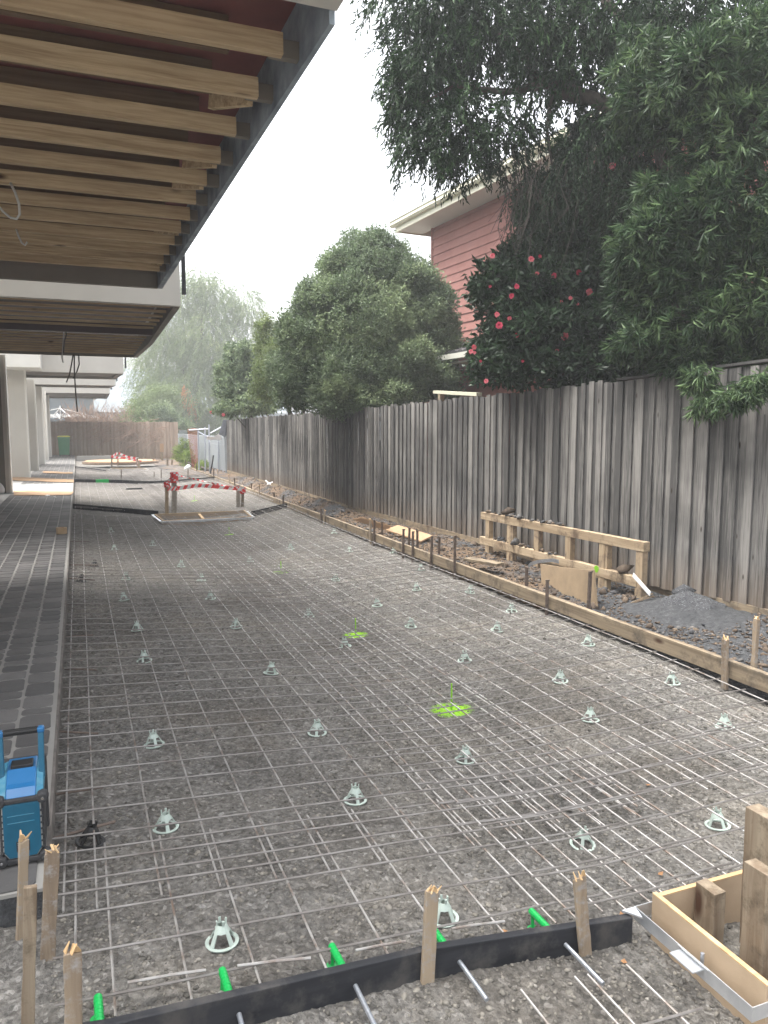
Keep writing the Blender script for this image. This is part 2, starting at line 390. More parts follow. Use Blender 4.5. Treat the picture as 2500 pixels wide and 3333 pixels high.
M['tile'] = plain('dark_roof_tile', (.055,.052,.055), (.03,.028,.03), 6, .55)
M['dist'] = plain('distant_wall', (.20,.23,.25), (.17,.20,.22), 1, .8)

# ------------------------------------------------------------------ ground
def gridmesh(name, xs, ys, zf, mat, smooth=True):
    X, Y = np.meshgrid(xs, ys); Z = zf(X, Y)
    V = np.stack([X.ravel(), Y.ravel(), Z.ravel()], 1); nx, ny = len(xs), len(ys)
    i, j = np.meshgrid(np.arange(nx-1), np.arange(ny-1)); a = (j*nx+i).ravel()
    return npmesh(name, V, np.stack([a, a+1, a+nx+1, a+nx], 1), mat, smooth=smooth)
def vnoise(X, Y, s, seed=0, octv=3):
    """value noise"""
    out = np.zeros_like(X, dtype=float); amp = 1.0; tot = 0
    for o in range(octv):
        r_ = np.random.default_rng(seed+o*17); T = r_.random((256, 256))
        x = X*s*2**o; y = Y*s*2**o; xi = np.floor(x).astype(int); yi = np.floor(y).astype(int); fx = x-xi; fy = y-yi
        fx = fx*fx*(3-2*fx); fy = fy*fy*(3-2*fy)
        g = lambda a, b: T[a % 256, b % 256]
        out += amp*((g(xi,yi)*(1-fx)+g(xi+1,yi)*fx)*(1-fy)+(g(xi,yi+1)*(1-fx)+g(xi+1,yi+1)*fx)*fy); tot += amp; amp *= .5
    return out/tot-.5
dishv = np.vectorize(dish)
def zgravel(X, Y): return -dishv(X, Y) + vnoise(X, Y, 1.4, 3)*.03 + vnoise(X, Y, 16, 5, 2)*.014 + vnoise(X, Y, 48, 6, 2)*.013
gx = np.concatenate([[-.165], np.arange(-.14, 3.93, .02)]); gxf = np.concatenate([[-.165], np.arange(-.155, 3.93, .009)])
gn = gridmesh('gravel_bed', gxf, np.arange(.8, 4.6051, .009), zgravel, M['gravel'], smooth=False)
tag(gn, 'rough crushed rock base in the foreground', kind='structure')
g1 = gridmesh('gravel_bed', gx, np.concatenate([np.arange(4.6, 8.5, .02), np.arange(8.5, 29, .04), np.arange(29, 40, .08)]), zgravel, M['gravel'])
tag(g1, 'dark crushed rock base spread under the steel mesh', kind='structure')
gl = gridmesh('gravel_verge', np.arange(-3.0, -.15, .012), np.arange(1.0, 2.64, .012), lambda X, Y: .004+vnoise(X, Y, 3, 13)*.05+vnoise(X, Y, 16, 15, 2)*.02+vnoise(X, Y, 48, 16, 2)*.014, M['gravel'], smooth=False)
tag(gl, 'dark loose gravel in front of the paved path', kind='structure')
# wide ground sheet a little lower, reaching far
def zfar(X, Y): return np.where((Y < 46.005) & (X < 6.05), -.4, -.02)
g0 = gridmesh('ground', np.array([-75,-30,-9,6.04,6.06,9,20,75.]), np.array([-20,0,10,30,46,46.01,70,125.]), zfar, M['gravel'])
tag(g0, 'bare earth of the yards around the site', kind='structure')

# loose stones on the bed: one mesh
def stones(name, pts, sizes, mat, parent=None, seed=1, flat=.6, **tg):
    jag = .38 if mat is M.get('clods') else .28
    r_ = np.random.default_rng(seed); n = len(pts)
    base = np.array([(0,0,1),(.9,0,.3),(.28,.86,.3),(-.73,.53,.3),(-.73,-.53,.3),(.28,-.86,.3),(.73,.53,-.35),(-.28,.86,-.35),(-.9,0,-.35),(-.28,-.86,-.35),(.73,-.53,-.35),(0,0,-.9)])
    fc = np.array([(0,1,2),(0,2,3),(0,3,4),(0,4,5),(0,5,1),(1,6,2),(2,7,3),(3,8,4),(4,9,5),(5,10,1),(6,7,2),(7,8,3),(8,9,4),(9,10,5),(10,6,1),(11,7,6),(11,8,7),(11,9,8),(11,10,9),(11,6,10)])
    V = base[None]*(1+r_.uniform(-jag, jag, (n, 12, 1)))*r_.uniform(.6, 1.25, (n, 1, 3))
    V[:, :, 2] *= flat
    a = r_.uniform(0, 6.28, n); c, s_ = np.cos(a)[:, None], np.sin(a)[:, None]
    x = V[..., 0]*c-V[..., 1]*s_; y = V[..., 0]*s_+V[..., 1]*c; tl = r_.uniform(-.4, .4, n)[:, None]
    z = V[..., 2]+x*tl
    V = np.stack([x, y, z], -1)*sizes[:, None, None]+pts[:, None]
    Fc = (fc[None]+(np.arange(n)*12)[:, None, None]).reshape(-1, 3)
    o = npmesh(name, V.reshape(-1, 3), Fc, mat, parent, attr=np.repeat(r_.random(n), 20)); return tag(o, **tg)
def stone_mat(name, stops, bump=.5):
    t = NT(name); a = t.n('Attribute'); a.attribute_name = 'rnd'; P = t.world()
    n = t.noise(P, 70, 3, .7); c = t.ramp(t.math('ADD', t.math('MULTIPLY', a.outputs['Fac'], .8), t.math('MULTIPLY', n, .2)), stops)
    t.bump(n, bump, .004); return t.set(c, .88, 0, .25)
M['pebbles'] = stone_mat('loose_crushed_rock', [(0,(.08,.075,.067)),(.5,(.17,.158,.136)),(.85,(.26,.24,.205)),(.95,(.32,.30,.27)),(1,(.5,.48,.44))])
M['clods'] = stone_mat('loose_clods', [(0,(.05,.038,.03)),(.35,(.11,.082,.06)),(.55,(.17,.13,.095)),(.62,(.07,.072,.077)),(.85,(.12,.115,.11)),(.95,(.24,.21,.18)),(1,(.38,.33,.28))], 1.0)
N = 60000
yy = 1.2 + 14*rng.random(N)**1.9; xx = rng.uniform(-.14, 3.85, N)
keep = (vnoise(xx, yy, 2.2, 9)+rng.normal(0, .22, N)) > -.05
xx, yy = xx[keep], yy[keep]; P_ = np.stack([xx, yy, zgravel(xx, yy)+.001], 1)
nb_ = 1500; bx_ = rng.uniform(-.1, 3.8, nb_); by_ = 1.2+8*rng.random(nb_)**1.5; stones('loose_rock', np.stack([bx_, by_, zgravel(bx_, by_)+.001], 1), np.abs(rng.normal(0,.004,nb_))+.0085, M['pebbles'], seed=44, label='larger angular stones lying over the bed', kind='stuff')
stones('gravel', P_, np.abs(rng.normal(0, .0036, len(xx)))+.0035, M['pebbles'], seed=4, label='loose chips of crushed rock lying over the bed', kind='stuff')

# ------------------------------------------------------------------ paving path
EDGE = -.165
mb = MB(); vals = []
mb.box(-1.47, EDGE, 2.62, 46, .104, .116, 0); mb.box(-1.469, EDGE-.001, 2.623, 46, -.3, .1035, 2); vals += [0]*12
r2 = random.Random(3); WY = .205
for ci in range(8):
    x1 = EDGE-.024-ci*.163; x0 = x1-.163+.017
    if x0 < -1.46: x0 = -1.46
    if ci == 7: x0 = max(x0, -1.455)
    y = 2.62+r2.random()*.02
    while y < 45.5:
        L = r2.choice([.10,.13,.16,.16,.20,.23]) if y < 20 else r2.choice([.19,.23,.27])
        yb = y+L
        if not (18.9 < y < 22.4):
            ins = .0075; rr = min(.028, L*.22); ay, by_, ax, bx = y+ins, yb-ins, x0, x1
            pts = []
            for cx_, cy_, a0 in ((bx-rr, by_-rr, 0), (ax+rr, by_-rr, 90), (ax+rr, ay+rr, 180), (bx-rr, ay+rr, 270)):
                for k in range(3):
                    a = R(a0+45*k); pts.append((cx_+rr*math.cos(a)+r2.uniform(-.0025,.0025), cy_+rr*math.sin(a)+r2.uniform(-.0025,.0025)))
            mb.prism(pts, .115, .1205+r2.uniform(0,.0012), 1); vals += [r2.random()]*14
        y = yb+.004
o = mb.build('paved_path', [M['grout'], M['cobble'], M['soil']]); face_attr(o, vals)
tag(o, 'charcoal stencilled cobble path with pale grout beside the townhouses', kind='structure')
o = MB().box(-9, -1.474, 2.62, 46, -.3, .112).build('garage_apron', M['concrete']); tag(o, 'smooth grey concrete apron', kind='structure')
o = MB().box(-3.2, EDGE-.002, 19.3, 22.2, .119, .1245).build('pale_crossing', M['pale_slab']); tag(o, 'pale smooth slab crossing the path', kind='structure')
o = MB().box(EDGE, EDGE+.012, 2.62, 34, -.2, .118).build('path_kerb', M['stone']); tag(o, 'thin rough concrete edge of the path', kind='structure')

# ------------------------------------------------------------------ right soil strip
def fence_x(y):
    return float(np.interp(y, [0, 3.6, 4.4, 5.7, 8.8, 13.5, 27], [5.45, 5.25, 5.15, 5.0, 4.88, 4.72, 4.74]))
fxv = np.vectorize(fence_x)
HEAPS = [(4.72, 5.0, .30, .34, .14), (4.9, 4.35, .35, .5, .05), (4.6, 9.4, .3, .7, .06), (4.22, 6.3, .10, .3, .03),
         (4.45, 11.5, .25, 1.0, .07), (4.4, 14.3, .22, 1.6, .14), (4.4, 17.5, .22, 1.5, .16), (4.35, 21, .25, 1.5, .18), (4.9, 3.5, .4, .6, .06)]
def zsoil(X, Y):
    Z = .03+.03*np.clip((X-3.95)/.4, 0, 1)+vnoise(X, Y, 3.5, 21, 4)*.055+vnoise(X, Y, 14, 31, 2)*.025
    for (hx, hy, sx, sy, h) in HEAPS: Z = Z+h*np.exp(-((X-hx)/sx)**2-((Y-hy)/sy)**2)
    return Z
def zs(x, y): return float(zsoil(np.array([x]), np.array([y]))[0])
g2 = gridmesh('soil_strip', np.arange(3.925, 6.1, .03), np.concatenate([np.arange(1, 9, .03), np.arange(9, 26, .06)]), zsoil, M['soil'])
tag(g2, 'disturbed clay and rock strip between form board and fence', kind='structure')
tag(MB().box(3.925, 3.95, 1, 33, -.5, .05).build('soil_edge', M['soil']), 'cut earth edge under the timber form', kind='structure')
g3 = gridmesh('yard_soil', np.arange(3.0, 9, .3), np.arange(26, 46, .3), lambda X, Y: .03+vnoise(X, Y, 1.5, 8)*.1, M['soil'])
tag(g3, 'rough soil at the far end of the site', kind='structure')
o = gridmesh('far_bed', np.arange(-.16, 5.2, .15), np.arange(33.5, 46, .15), lambda X, Y: .0+vnoise(X, Y, 1.5, 18)*.06, M['gravel'])
tag(o, 'uncovered base at the far end of the site', kind='structure')
nc = 90; ky = rng.uniform(4.2, 13, nc); kx = rng.uniform(4.05, 4.9, nc); okk = (kx < fxv(ky)-.1) & (((kx-4.72)/.4)**2+((ky-4.98)/.45)**2 > 1); kx, ky = kx[okk], ky[okk]
stones('clods', np.stack([kx, ky, zsoil(kx, ky)+.008], 1), rng.uniform(.02,.055,len(kx)), M['clods'], seed=19, flat=.7, label='larger clay clods and broken lumps below the pine framing', kind='stuff')
n = 11000; cy = 2.6+20*rng.random(n)**1.6; cx = rng.uniform(3.98, 5.1, n); ok = (cx < fxv(cy)-.06) & (((cx-4.7)/.46)**2+((cy-4.95)/.58)**2 > rng.uniform(.85, 1.1, n))
cx, cy = cx[ok], cy[ok]; cz = zsoil(cx, cy)
stones('rubble', np.stack([cx, cy, cz+.004], 1), np.abs(rng.normal(0, .0085, len(cx)))+.006+(rng.random(len(cx)) > .975)*.02, M['clods'], seed=9, flat=.6, label='clods and broken rock along the foot of the fence', kind='stuff')

# ------------------------------------------------------------------ steel mesh sheets
def sheet(x0, x1, y0, y1, label, px=.2, py=.2, xo=0.0, zoff=.06, seed=0, fine=True, xs=None):
    r_ = random.Random(seed); rad = .0041
    root = empty('mesh_sheet', ((x0+x1)/2, (y0+y1)/2, 0), label=label, cat='steel mesh', group='steel mesh sheets laid over the bed')
    ox, oy = (x0+x1)/2, (y0+y1)/2
    def h(x, y): return -dish(x, y)+zoff+.006*math.sin(x*2.1+y*1.3+seed)
    a = MB(); b = MB(); sides = 5 if fine else 4
    X = xs or list(np.arange(x0+xo, x1+1e-3, px)); Y = list(np.arange(y0+.09, y1-.03, py))
    for x in X:
        j = r_.uniform(-.004, .004); n_ = max(3, int((y1-y0)/.5))
        a.tube([(x+j+r_.uniform(-.002,.002)-ox, y-oy, h(x, y)+r_.uniform(-.0015,.0015)) for y in np.linspace(y0+r_.uniform(-.01,.01), y1, n_)], rad, sides)
    for y in Y:
        j = r_.uniform(-.006, .006); n_ = max(3, int((x1-x0)/.3)+1)
        b.tube([(x-ox, y+j+r_.uniform(-.003,.003)-oy, h(x, y)+.0072+r_.uniform(-.0012,.0012)) for x in np.linspace(x0-.03+r_.uniform(-.01,.01), x1+.03, n_)], rad, sides)
    a.build('long_wires', M['wire'], root); b.build('cross_wires', M['wirec'], root); return root
AX = [-.105, 0, .2, .4, .6, .8, 1.0, 1.2, 1.4, 1.6, 1.8, 2.0, 2.2, 2.3]
sheet(-.12, 2.3, 2.56, 9.05, 'long mesh sheet beside the paved path in the nearest bay', seed=1, xs=AX)
sheet(-.10, 2.3, 2.05, 2.98, 'short mesh piece lapped over the sheet behind the near black form', seed=2, xs=[x+.03 for x in AX[:-1]], zoff=.052)
sheet(-.12, 2.3, 8.45, 14.9, 'mesh sheet left of the taped pit, next to the path', seed=3, xs=AX, zoff=.064)
BX = [1.45+.2*i for i in range(12)]+[3.80]
sheet(1.43, 3.80, 2.62, 8.35, 'long mesh sheet beside the right timber form in the nearest bay', seed=4, xs=BX, zoff=.072)
sheet(1.50, 3.80, 1.98, 3.22, 'short mesh piece lapped near the ply pit box', seed=5, xs=[x+.045 for x in BX[:-1]], zoff=.082)
sheet(1.43, 3.80, 7.95, 15.2, 'mesh sheet right of centre running up to the taped pit', seed=6, xs=BX, zoff=.076)
sheet(-.10, 2.3, 16.0, 23.6, 'left mesh sheet of the second bay, beyond the taped pit', seed=7, xs=AX, fine=False)
sheet(1.6, 3.80, 16.0, 23.6, 'right mesh sheet of the second bay, beyond the taped pit', seed=8, fine=False, zoff=.085)
sheet(-.10, 2.3, 24.6, 32.4, 'left mesh sheet of the third bay', seed=9, xs=AX, fine=False)
sheet(1.6, 3.80, 24.6, 32.4, 'right mesh sheet of the third bay', seed=10, fine=False, zoff=.085)
sheet(1.20, 1.60, .9, 1.82, 'cut end of mesh in front of the near black form', seed=12, xs=[1.16, 1.35, 1.40, 1.55], zoff=.045, px=.19)

# cut bars and starter bars
def gsp(px, py, h): return GS(px, py, h)
cut = [((765,1655),(1235,1580),0),((1425,1555),(1659,1530),0),((475,910),(775,855),1),((1050,780),(1370,735),1)]
labs = ['cut bar behind the second green sleeve from the path', 'cut bar end between second and third green sleeves', 'cut bar right behind the third green sleeve', 'cut bar between fourth and fifth green sleeves']
for (a, b, k), lb in zip(cut, labs):
    s_, oy = .5425, (2300 if k == 0 else 2600); ox = 0 if k == 0 else 900
    A = GS(ox+a[0]*s_, oy+a[1]*s_, .07); B = GS(ox+b[0]*s_, oy+b[1]*s_, .07)
    if lb.startswith('cut bar end'): B = B+(B-A)*.9
    mb = MB(); mb.tube([A-A, (B-A)*.5+np.array([0,0,.002]), B-A], .0042, 6)
    tag(mb.build('cut_bar', M['wire'], loc=A), lb, 'steel bar', 'cut bar pieces behind the near black form')
starts = [(355,150,590,162,0),(325,527,620,482,0),(300,795,690,690,0),(385,1245,580,1255,1),(400,1055,560,1045,1),(415,862,555,855,1),(430,702,570,716,1),(437,622,585,625,1),(445,484,535,484,1)]
ords = ['nearest', 'second', 'third', 'fourth', 'fifth', 'sixth', 'seventh', 'eighth', 'ninth', 'tenth', 'eleventh', 'twelfth', 'thirteenth', 'fourteenth', 'fifteenth']
order = [2, 1, 0, 3, 4, 5, 6, 7, 8]
for i, k in enumerate(order):
    x0, y0, x1, y1, w = starts[k]; oy = 2300 if w == 0 else 1500
    A = GZ(x0*.5425, oy+y0*.5425, .045); A[0] = EDGE+.013; B = GZ(x1*.5425, oy+y1*.5425, .02)
    mb = MB(); mb.tube([(0,0,0), B-A], .006, 7)
    tag(mb.build('starter_bar', M['rust'] if i else M['rust'], loc=A), f'rusty starter bar out of the path edge, {ords[i]} from the camera', 'steel bar', 'starter bars along the path edge')

# ------------------------------------------------------------------ bar chairs
def make_chair(name, mat):
    root = empty(name)
    ring = MB(); ring.lathe([(.031,0),(.040,0),(.041,.004),(.038,.005),(.032,.0045),(.031,0)], 20)
    ring.build('base_ring', mat, root, smooth=False)
    for k in range(4):
        a = math.pi/4+k*math.pi/2; ca, sa = math.cos(a), math.sin(a)
        l = MB(); l.bar((.034*ca, .034*sa, .002), (.017*ca, .017*sa, .042), .0115, .0035, upv=(ca, sa, .3), taper=.8)
        l.build('leg', mat, root)
    cup = MB(); cup.lathe([(.0175,.036),(.0205,.037),(.0165,.046),(.012,.056),(.010,.056),(.014,.046),(.0175,.036)], 12)
    cup.build('cup', mat, root)
    pr = MB()
    for k in range(4):
        a = k*math.pi/2+.4; ca, sa = math.cos(a), math.sin(a)
        pr.bar((.0105*ca, .0105*sa, .052), (.012*ca, .012*sa, .070), .006, .003, upv=(ca, sa, 0))
    pr.build('prongs', mat, root)
    return root
q = 1.507
CH = [(480,2040),(958,1988),(358,1785),(767,1732),(1258,1825),(1550,1785),(333,1610),(685,1585),(1004,1645),(1275,1555),(1565,1570),(312,1430),(585,1457),(745,1395),(1004,1428),(1210,1470),(1452,1477),(1270,1395),(1073,1362),(887,1353),(510,1356),(297,1363),(667,1332),(815,1308),(900,1276),(1015,1281),(1105,1322),(268,1297),(455,1292),(272,1252),(435,1254),(391,1224),(628,1187),(755,1193),(725,1253),(722,1152),(850,1196),(910,1232),(540,1215),(247,1190),(330,1180),(240,1150)]
pos = [GS(x*q, y*q) for x, y in CH]
cols = {}
for p in pos:
    c = min(range(5), key=lambda i: abs([.36, 1.1, 1.85, 2.6, 3.5][i]-p[0])); cols.setdefault(c, []).append(p)
cname = ['row nearest the paved path', 'second row from the path', 'middle row of the bay', 'fourth row from the path', 'row nearest the timber form']
proto = make_chair('bar_chair', M['chair']); first = True
def zmax(x, y):
    a = np.linspace(0, 6.28, 12); xs_ = np.concatenate([x+.05*np.cos(a), [x]]); ys_ = np.concatenate([y+.05*np.sin(a), [y]]); return float(np.sort(zgravel(xs_, ys_))[-4])+.001
for c in sorted(cols):
    for i, p in enumerate(sorted(cols[c], key=lambda p: p[1])):
        o = proto if first else copy_tree(proto); first = False
        o.location = (float(p[0]), float(p[1]), zmax(p[0], p[1])); o.rotation_euler = (random.uniform(-.11,.11), random.uniform(-.11,.11), random.uniform(0, 1.5))
        o.scale = (1.32, 1.32, 1.12)
        tag(o, f'pale grey-green bar chair, {ords[i]} from the camera in the {cname[c]}', 'bar chair', 'pale plastic bar chairs under the mesh')
bp = make_chair('black_bar_chair', M['blackp'])
for i, (x, y, lb) in enumerate([(195,1818,'black bar chair beside the path near the blue radio'), (175,1257,'black bar chair against the path edge, second from the camera'), (204,1224,'farthest of the black bar chairs beside the path')]):
    o = bp if i == 0 else copy_tree(bp); p = GS(x*q, y*q); o.location = (float(p[0]), float(p[1]), zmax(p[0], p[1])); o.scale = (1.4,1.4,1.15); o.rotation_euler = (.1*i, .15, i)
    tag(o, lb, 'bar chair', 'black bar chairs beside the path')

# painted level pins
pl = ['lime painted steel pin nearest the camera', 'lime painted pin, second from the camera', 'lime painted pin, third from the camera', 'lime painted pin short of the taped pit', 'lime painted pin beyond the taped pit']
for i, p in enumerate(PINS):
    mb = MB(); hh = .16 if i == 0 else .13
    mb.tube([(0,0,-.03),(.001,0,.06),(0,.001,hh)], .0055, 8)
    for k in range(9): mb.lathe([(.0055, 0), (.0072, .002), (.0055, .004)], 8, c=(0,0,.01+k*.014))
    tag(mb.build('level_pin', M['lime'], loc=p), pl[i], 'steel pin', 'painted level pins')

# ------------------------------------------------------------------ black cross forms
def strip(name, pts, th, zt, zb, mat, label, **k):
    """board following ground dish; pts in plan; zt/zb above local surface"""
    ox, oy = pts[0][0], pts[0][1]; root_v = []; n = len(pts); fs = []
    for i, p in enumerate(pts):
        t = np.array(pts[min(i+1, n-1)])-np.array(pts[max(i-1, 0)]); t = t/np.linalg.norm(t); nn = np.array([-t[1], t[0]])*th/2
        d = dish(p[0], p[1])
        for s_ in (-1, 1):
            root_v.append((p[0]+nn[0]*s_-ox, p[1]+nn[1]*s_-oy, zb-d)); root_v.append((p[0]+nn[0]*s_-ox, p[1]+nn[1]*s_-oy, zt-d))
    for i in range(n-1):
        a = i*4; b = a+4
        fs += [(a, b, b+1, a+1), (a+2, a+3, b+3, b+2), (a+1, b+1, b+3, a+3), (a, a+2, b+2, b)]
    fs += [(0,1,3,2), ((n-1)*4, (n-1)*4+2, (n-1)*4+3, (n-1)*4+1)]
    mb = MB(); mb.add(root_v, fs); o = mb.build(name, mat, bevel=.003, loc=(ox, oy, 0)); return tag(o, label, **k)
def gp(px, py, h=.1): p = GS(px, py, h); return (float(p[0]), float(p[1]))
def poly(pts, n=6):
    out = []
    for a, b in zip(pts[:-1], pts[1:]):
        for k in range(n): out.append((a[0]+(b[0]-a[0])*k/n, a[1]+(b[1]-a[1])*k/n))
    return out+[pts[-1]]
NF0 = gp(230*q, 2208*q, .1); NF1 = gp(940*q, 2042*q, .1); NF2 = gp(1362*q, 1977*q, .1)
nf = poly([(NF0[0]-.1, NF0[1]+.01), NF0, NF1, NF2], 5)
strip('black_form', nf, .028, .10, -.012, M['foam'], 'black foam form board in the foreground held by three timber stakes', cat='form board', group='black form boards across the bays')
f1a = gp(252, 1640); f1b = gp(515, 1663); f1c = gp(820, 1664); f1d = gp(938, 1637)
strip('black_form', poly([(EDGE+.02, f1a[1]), f1b]), .03, .10, -.01, M['foam'], 'black form board from the path to the taped pit', cat='form board', group='black form boards across the bays')
strip('black_form', poly([f1c, (3.87, f1d[1])]), .03, .10, -.01, M['foam'], 'black form board from the taped pit to the timber form', cat='form board', group='black form boards across the bays')
f2 = [gp(255, 1560), gp(400, 1562), gp(535, 1564), gp(710, 1551)]
strip('black_form', poly([(EDGE+.02, f2[0][1]), f2[1], f2[2], (3.87, f2[3][1])]), .03, .10, -.01, M['foam'], 'black form board across the whole path side to form, beyond the taped pit', cat='form board', group='black form boards across the bays')
f3 = [gp(258, 1518), gp(345, 1530)]
strip('black_form', poly([(EDGE+.02, f3[0][1]), f3[1]]), .03, .10, -.01, M['foam'], 'farthest black form board, running to the far pit', cat='form board', group='black form boards across the bays')

# galvanised dowels and green sleeves through the near form
def near_y(x): return float(np.interp(x, [p[0] for p in nf], [p[1] for p in nf]))
def near_t(x):
    a = near_y(x+.05)-near_y(x-.05); return a/.1
sl = ['green plastic sleeve nearest the paved path', 'second green plastic sleeve from the path', 'green plastic sleeve in the middle of the five', 'green plastic sleeve hidden behind the middle stake', 'green plastic sleeve nearest the ply pit box']
dl = [None, 'galvanised dowel nearest the path end of the form', 'second galvanised dowel from the path', 'third galvanised dowel, right of the middle stake', 'galvanised dowel nearest the ply pit box']
XS = [GS(215*q, 2180*q, .05)[0], GS(490*q, 2128*q, .05)[0], GS(740*q, 2090*q, .05)[0], GS(962*q, 2045*q, .05)[0], GS(1163*q, 1985*q, .05)[0]]
for i, x in enumerate(XS):
    y = near_y(x); s_ = -near_t(x); z = -dish(x, y)+.055; L = .145
    dx, dy = -.05*L*4*.12-(-s_)*L*.0, L
    dirv = np.array([-.02 - s_*.0, 1.0, 0]); dirv /= np.linalg.norm(dirv)
    root = empty('dowel_sleeve', (x, y+.016, z), label=sl[i], cat='plastic sleeve', group='green dowel sleeves behind the near form')
    m_ = MB(); m_.tube([dirv*0, dirv*L], .0115, 12)
    for k in range(9): m_.tube([dirv*(.008+k*.015), dirv*(.013+k*.015)], .0124, 12)
    m_.build('tube', M['green'], root)
    f_ = MB(); e = dirv*(L-.008); f_.bar((e[0], e[1], -.008), (e[0]-.004, e[1]-.01, -.05), .010, .010); f_.build('stand_leg', M['green'], root)
    d_ = MB(); d_.lathe([(0,.003),(.019,.003),(.019,0),(0,0)], 14, c=(e[0]-.004, e[1]-.01, -.053)); d_.build('foot_disc', M['green'], root)
    if dl[i]:
        m_ = MB(); L2 = .17+.02*(i == 4)
        m_.tube([(0, -.01, 0), (.004*(i-1), -L2, -.012)], .0072, 12)
        o = m_.build('galvanised_dowel', M['galv'], loc=(x+.012, y-.01, z-.008), smooth=False)
        tag(o, dl[i], 'dowel', 'galvanised dowels through the near form')

# ------------------------------------------------------------------ stakes
def stake_timber(base, top, w, d, mat, label, group='timber stakes', splint=True, yaw=0.0, seed=0, name='timber_stake', cat='stake'):
    r_ = random.Random(seed); base = np.array(base, float); top = np.array(top, float)
    root = empty(name, base, label=label, cat=cat, group=group)
    ax = top-base; L = np.linalg.norm(ax); ax /= L
    X = np.array([math.cos(yaw), math.sin(yaw), 0]); X -= ax*X.dot(ax); X /= np.linalg.norm(X); Yv = np.cross(ax, X)
    mb = MB(); n_ = 9; vs = []; fs = []
    for i in range(n_):
        t = -.06+(L+.06)*i/(n_-1)
        for k, (sx, sy) in enumerate(((-1,-1),(1,-1),(1,1),(-1,1))):
            jx, jy = (r_.uniform(-.0016,.0016), r_.uniform(-.0016,.0016))
            tt = t+(r_.uniform(-.012,.004) if (i == n_-1 and splint) else 0)
            vs.append(ax*tt+X*(sx*w/2+jx)+Yv*(sy*d/2+jy))
    for i in range(n_-1):
        for k in range(4): fs.append((i*4+k, i*4+(k+1)%4, i*4+4+(k+1)%4, i*4+4+k))
    fs += [(3,2,1,0), tuple((n_-1)*4+k for k in range(4))]
    mb.add(vs, fs); mb.build('shaft', mat, root, bevel=.002)
    if splint:
        sp = MB()
        for k in range(5):
            a = ax*(L-.006)+X*r_.uniform(-.45,.45)*w+Yv*r_.uniform(-.4,.4)*d
            b_ = a+ax*r_.uniform(.012,.03)+X*r_.uniform(-.35,.35)*w+Yv*r_.uniform(-.8,.5)*d
            sp.bar(a, b_, w*.4, d*.25, taper=.3)
        sp.build('splintered_head', M['plyedge'], root)
    return root
def stk(bx, by, tx, ty, zb, w, d, mat, label, seed, yaw=0, **k):
    b = GZ(bx*q, by*q, zb); t = AT(tx*q, ty*q, 1, b[1]); t[0] = b[0]+(t[0]-b[0])*.7
    return stake_timber(b, t, w, d, mat, label, seed=seed, yaw=yaw, **k)
fe = 'timber stakes holding the near form'
def stk_at_form(bx, by, tx, ty, seed, label, w=.042, d=.016):
    b = GS(bx*q, by*q, 0.0); b[1] = near_y(b[0])-.016-d/2-.002; t = AT(tx*q, ty*q, 1, b[1])
    return stake_timber(b, t, w, d, M['stake'], label, group=fe, seed=seed)
stk_at_form(160, 2212, 157, 2052, 1, 'splintered timber stake at the path end of the near form')
stk_at_form(935, 2145, 933, 1922, 2, 'tall bleached timber stake in front of the middle of the near form')
stk_at_form(1255, 2055, 1250, 1893, 3, 'timber stake near the pit end of the near form')
stk(45, 2030, 60, 1808, .0, .028, .022, M['stake'], 'narrow cement splashed stake in front of the radio', 4, group='timber stakes below the radio', yaw=.3)
stk(103, 2075, 123, 1833, .0, .042, .018, M['stake'], 'wide cement splashed stake beside the radio with burred head', 5, group='timber stakes below the radio')
stk(60, 2235, 76, 1912, .0, .032, .016, M['oldpost'], 'smooth clean timber slat leaning between two rough stakes', 6, group='timber stakes below the radio', splint=False)

# right timber form boards
segs = [(1.4, 8.22, 'nearest timber form board along the soil strip'), (8.24, 10.4, 'pale timber form board beside the stake cluster'), (10.42, 14.75, 'third timber form board from the camera'), (14.77, 18.3, 'fourth timber form board, level with the taped pit'), (18.32, 24.3, 'fifth timber form board beside the second bay'), (24.32, 33, 'farthest timber form board beside the third bay')]
for i, (a, b, lb) in enumerate(segs):
    mb = MB(); dx = .004*(i % 2)
    n_ = 8; pts = [(3.895+dx+random.uniform(-.004,.004), a+(b-a)*k/n_) for k in range(n_+1)]
    vs = []; fs = []
    for (x, y) in pts:
        for (ddx, z) in ((-.022,-.005),(.022,-.005),(.022,.11-.006*(i%2)),(-.022,.11-.006*(i%2))): vs.append((x+ddx-pts[0][0], y-a, z+random.uniform(-.003,.003)))
    for k in range(n_):
        for j in range(4): fs.append((k*4+j, k*4+(j+1)%4, k*4+4+(j+1)%4, k*4+4+j))
    fs += [(0,1,2,3), tuple(n_*4+k for k in (3,2,1,0))]
    fs = [tuple(reversed(f)) for f in fs]
    mb.add(vs, fs); o = mb.build('form_board', M['form'], bevel=.003, loc=(pts[0][0], a, 0)); tag(o, lb, 'form board', 'timber form boards on the right side')

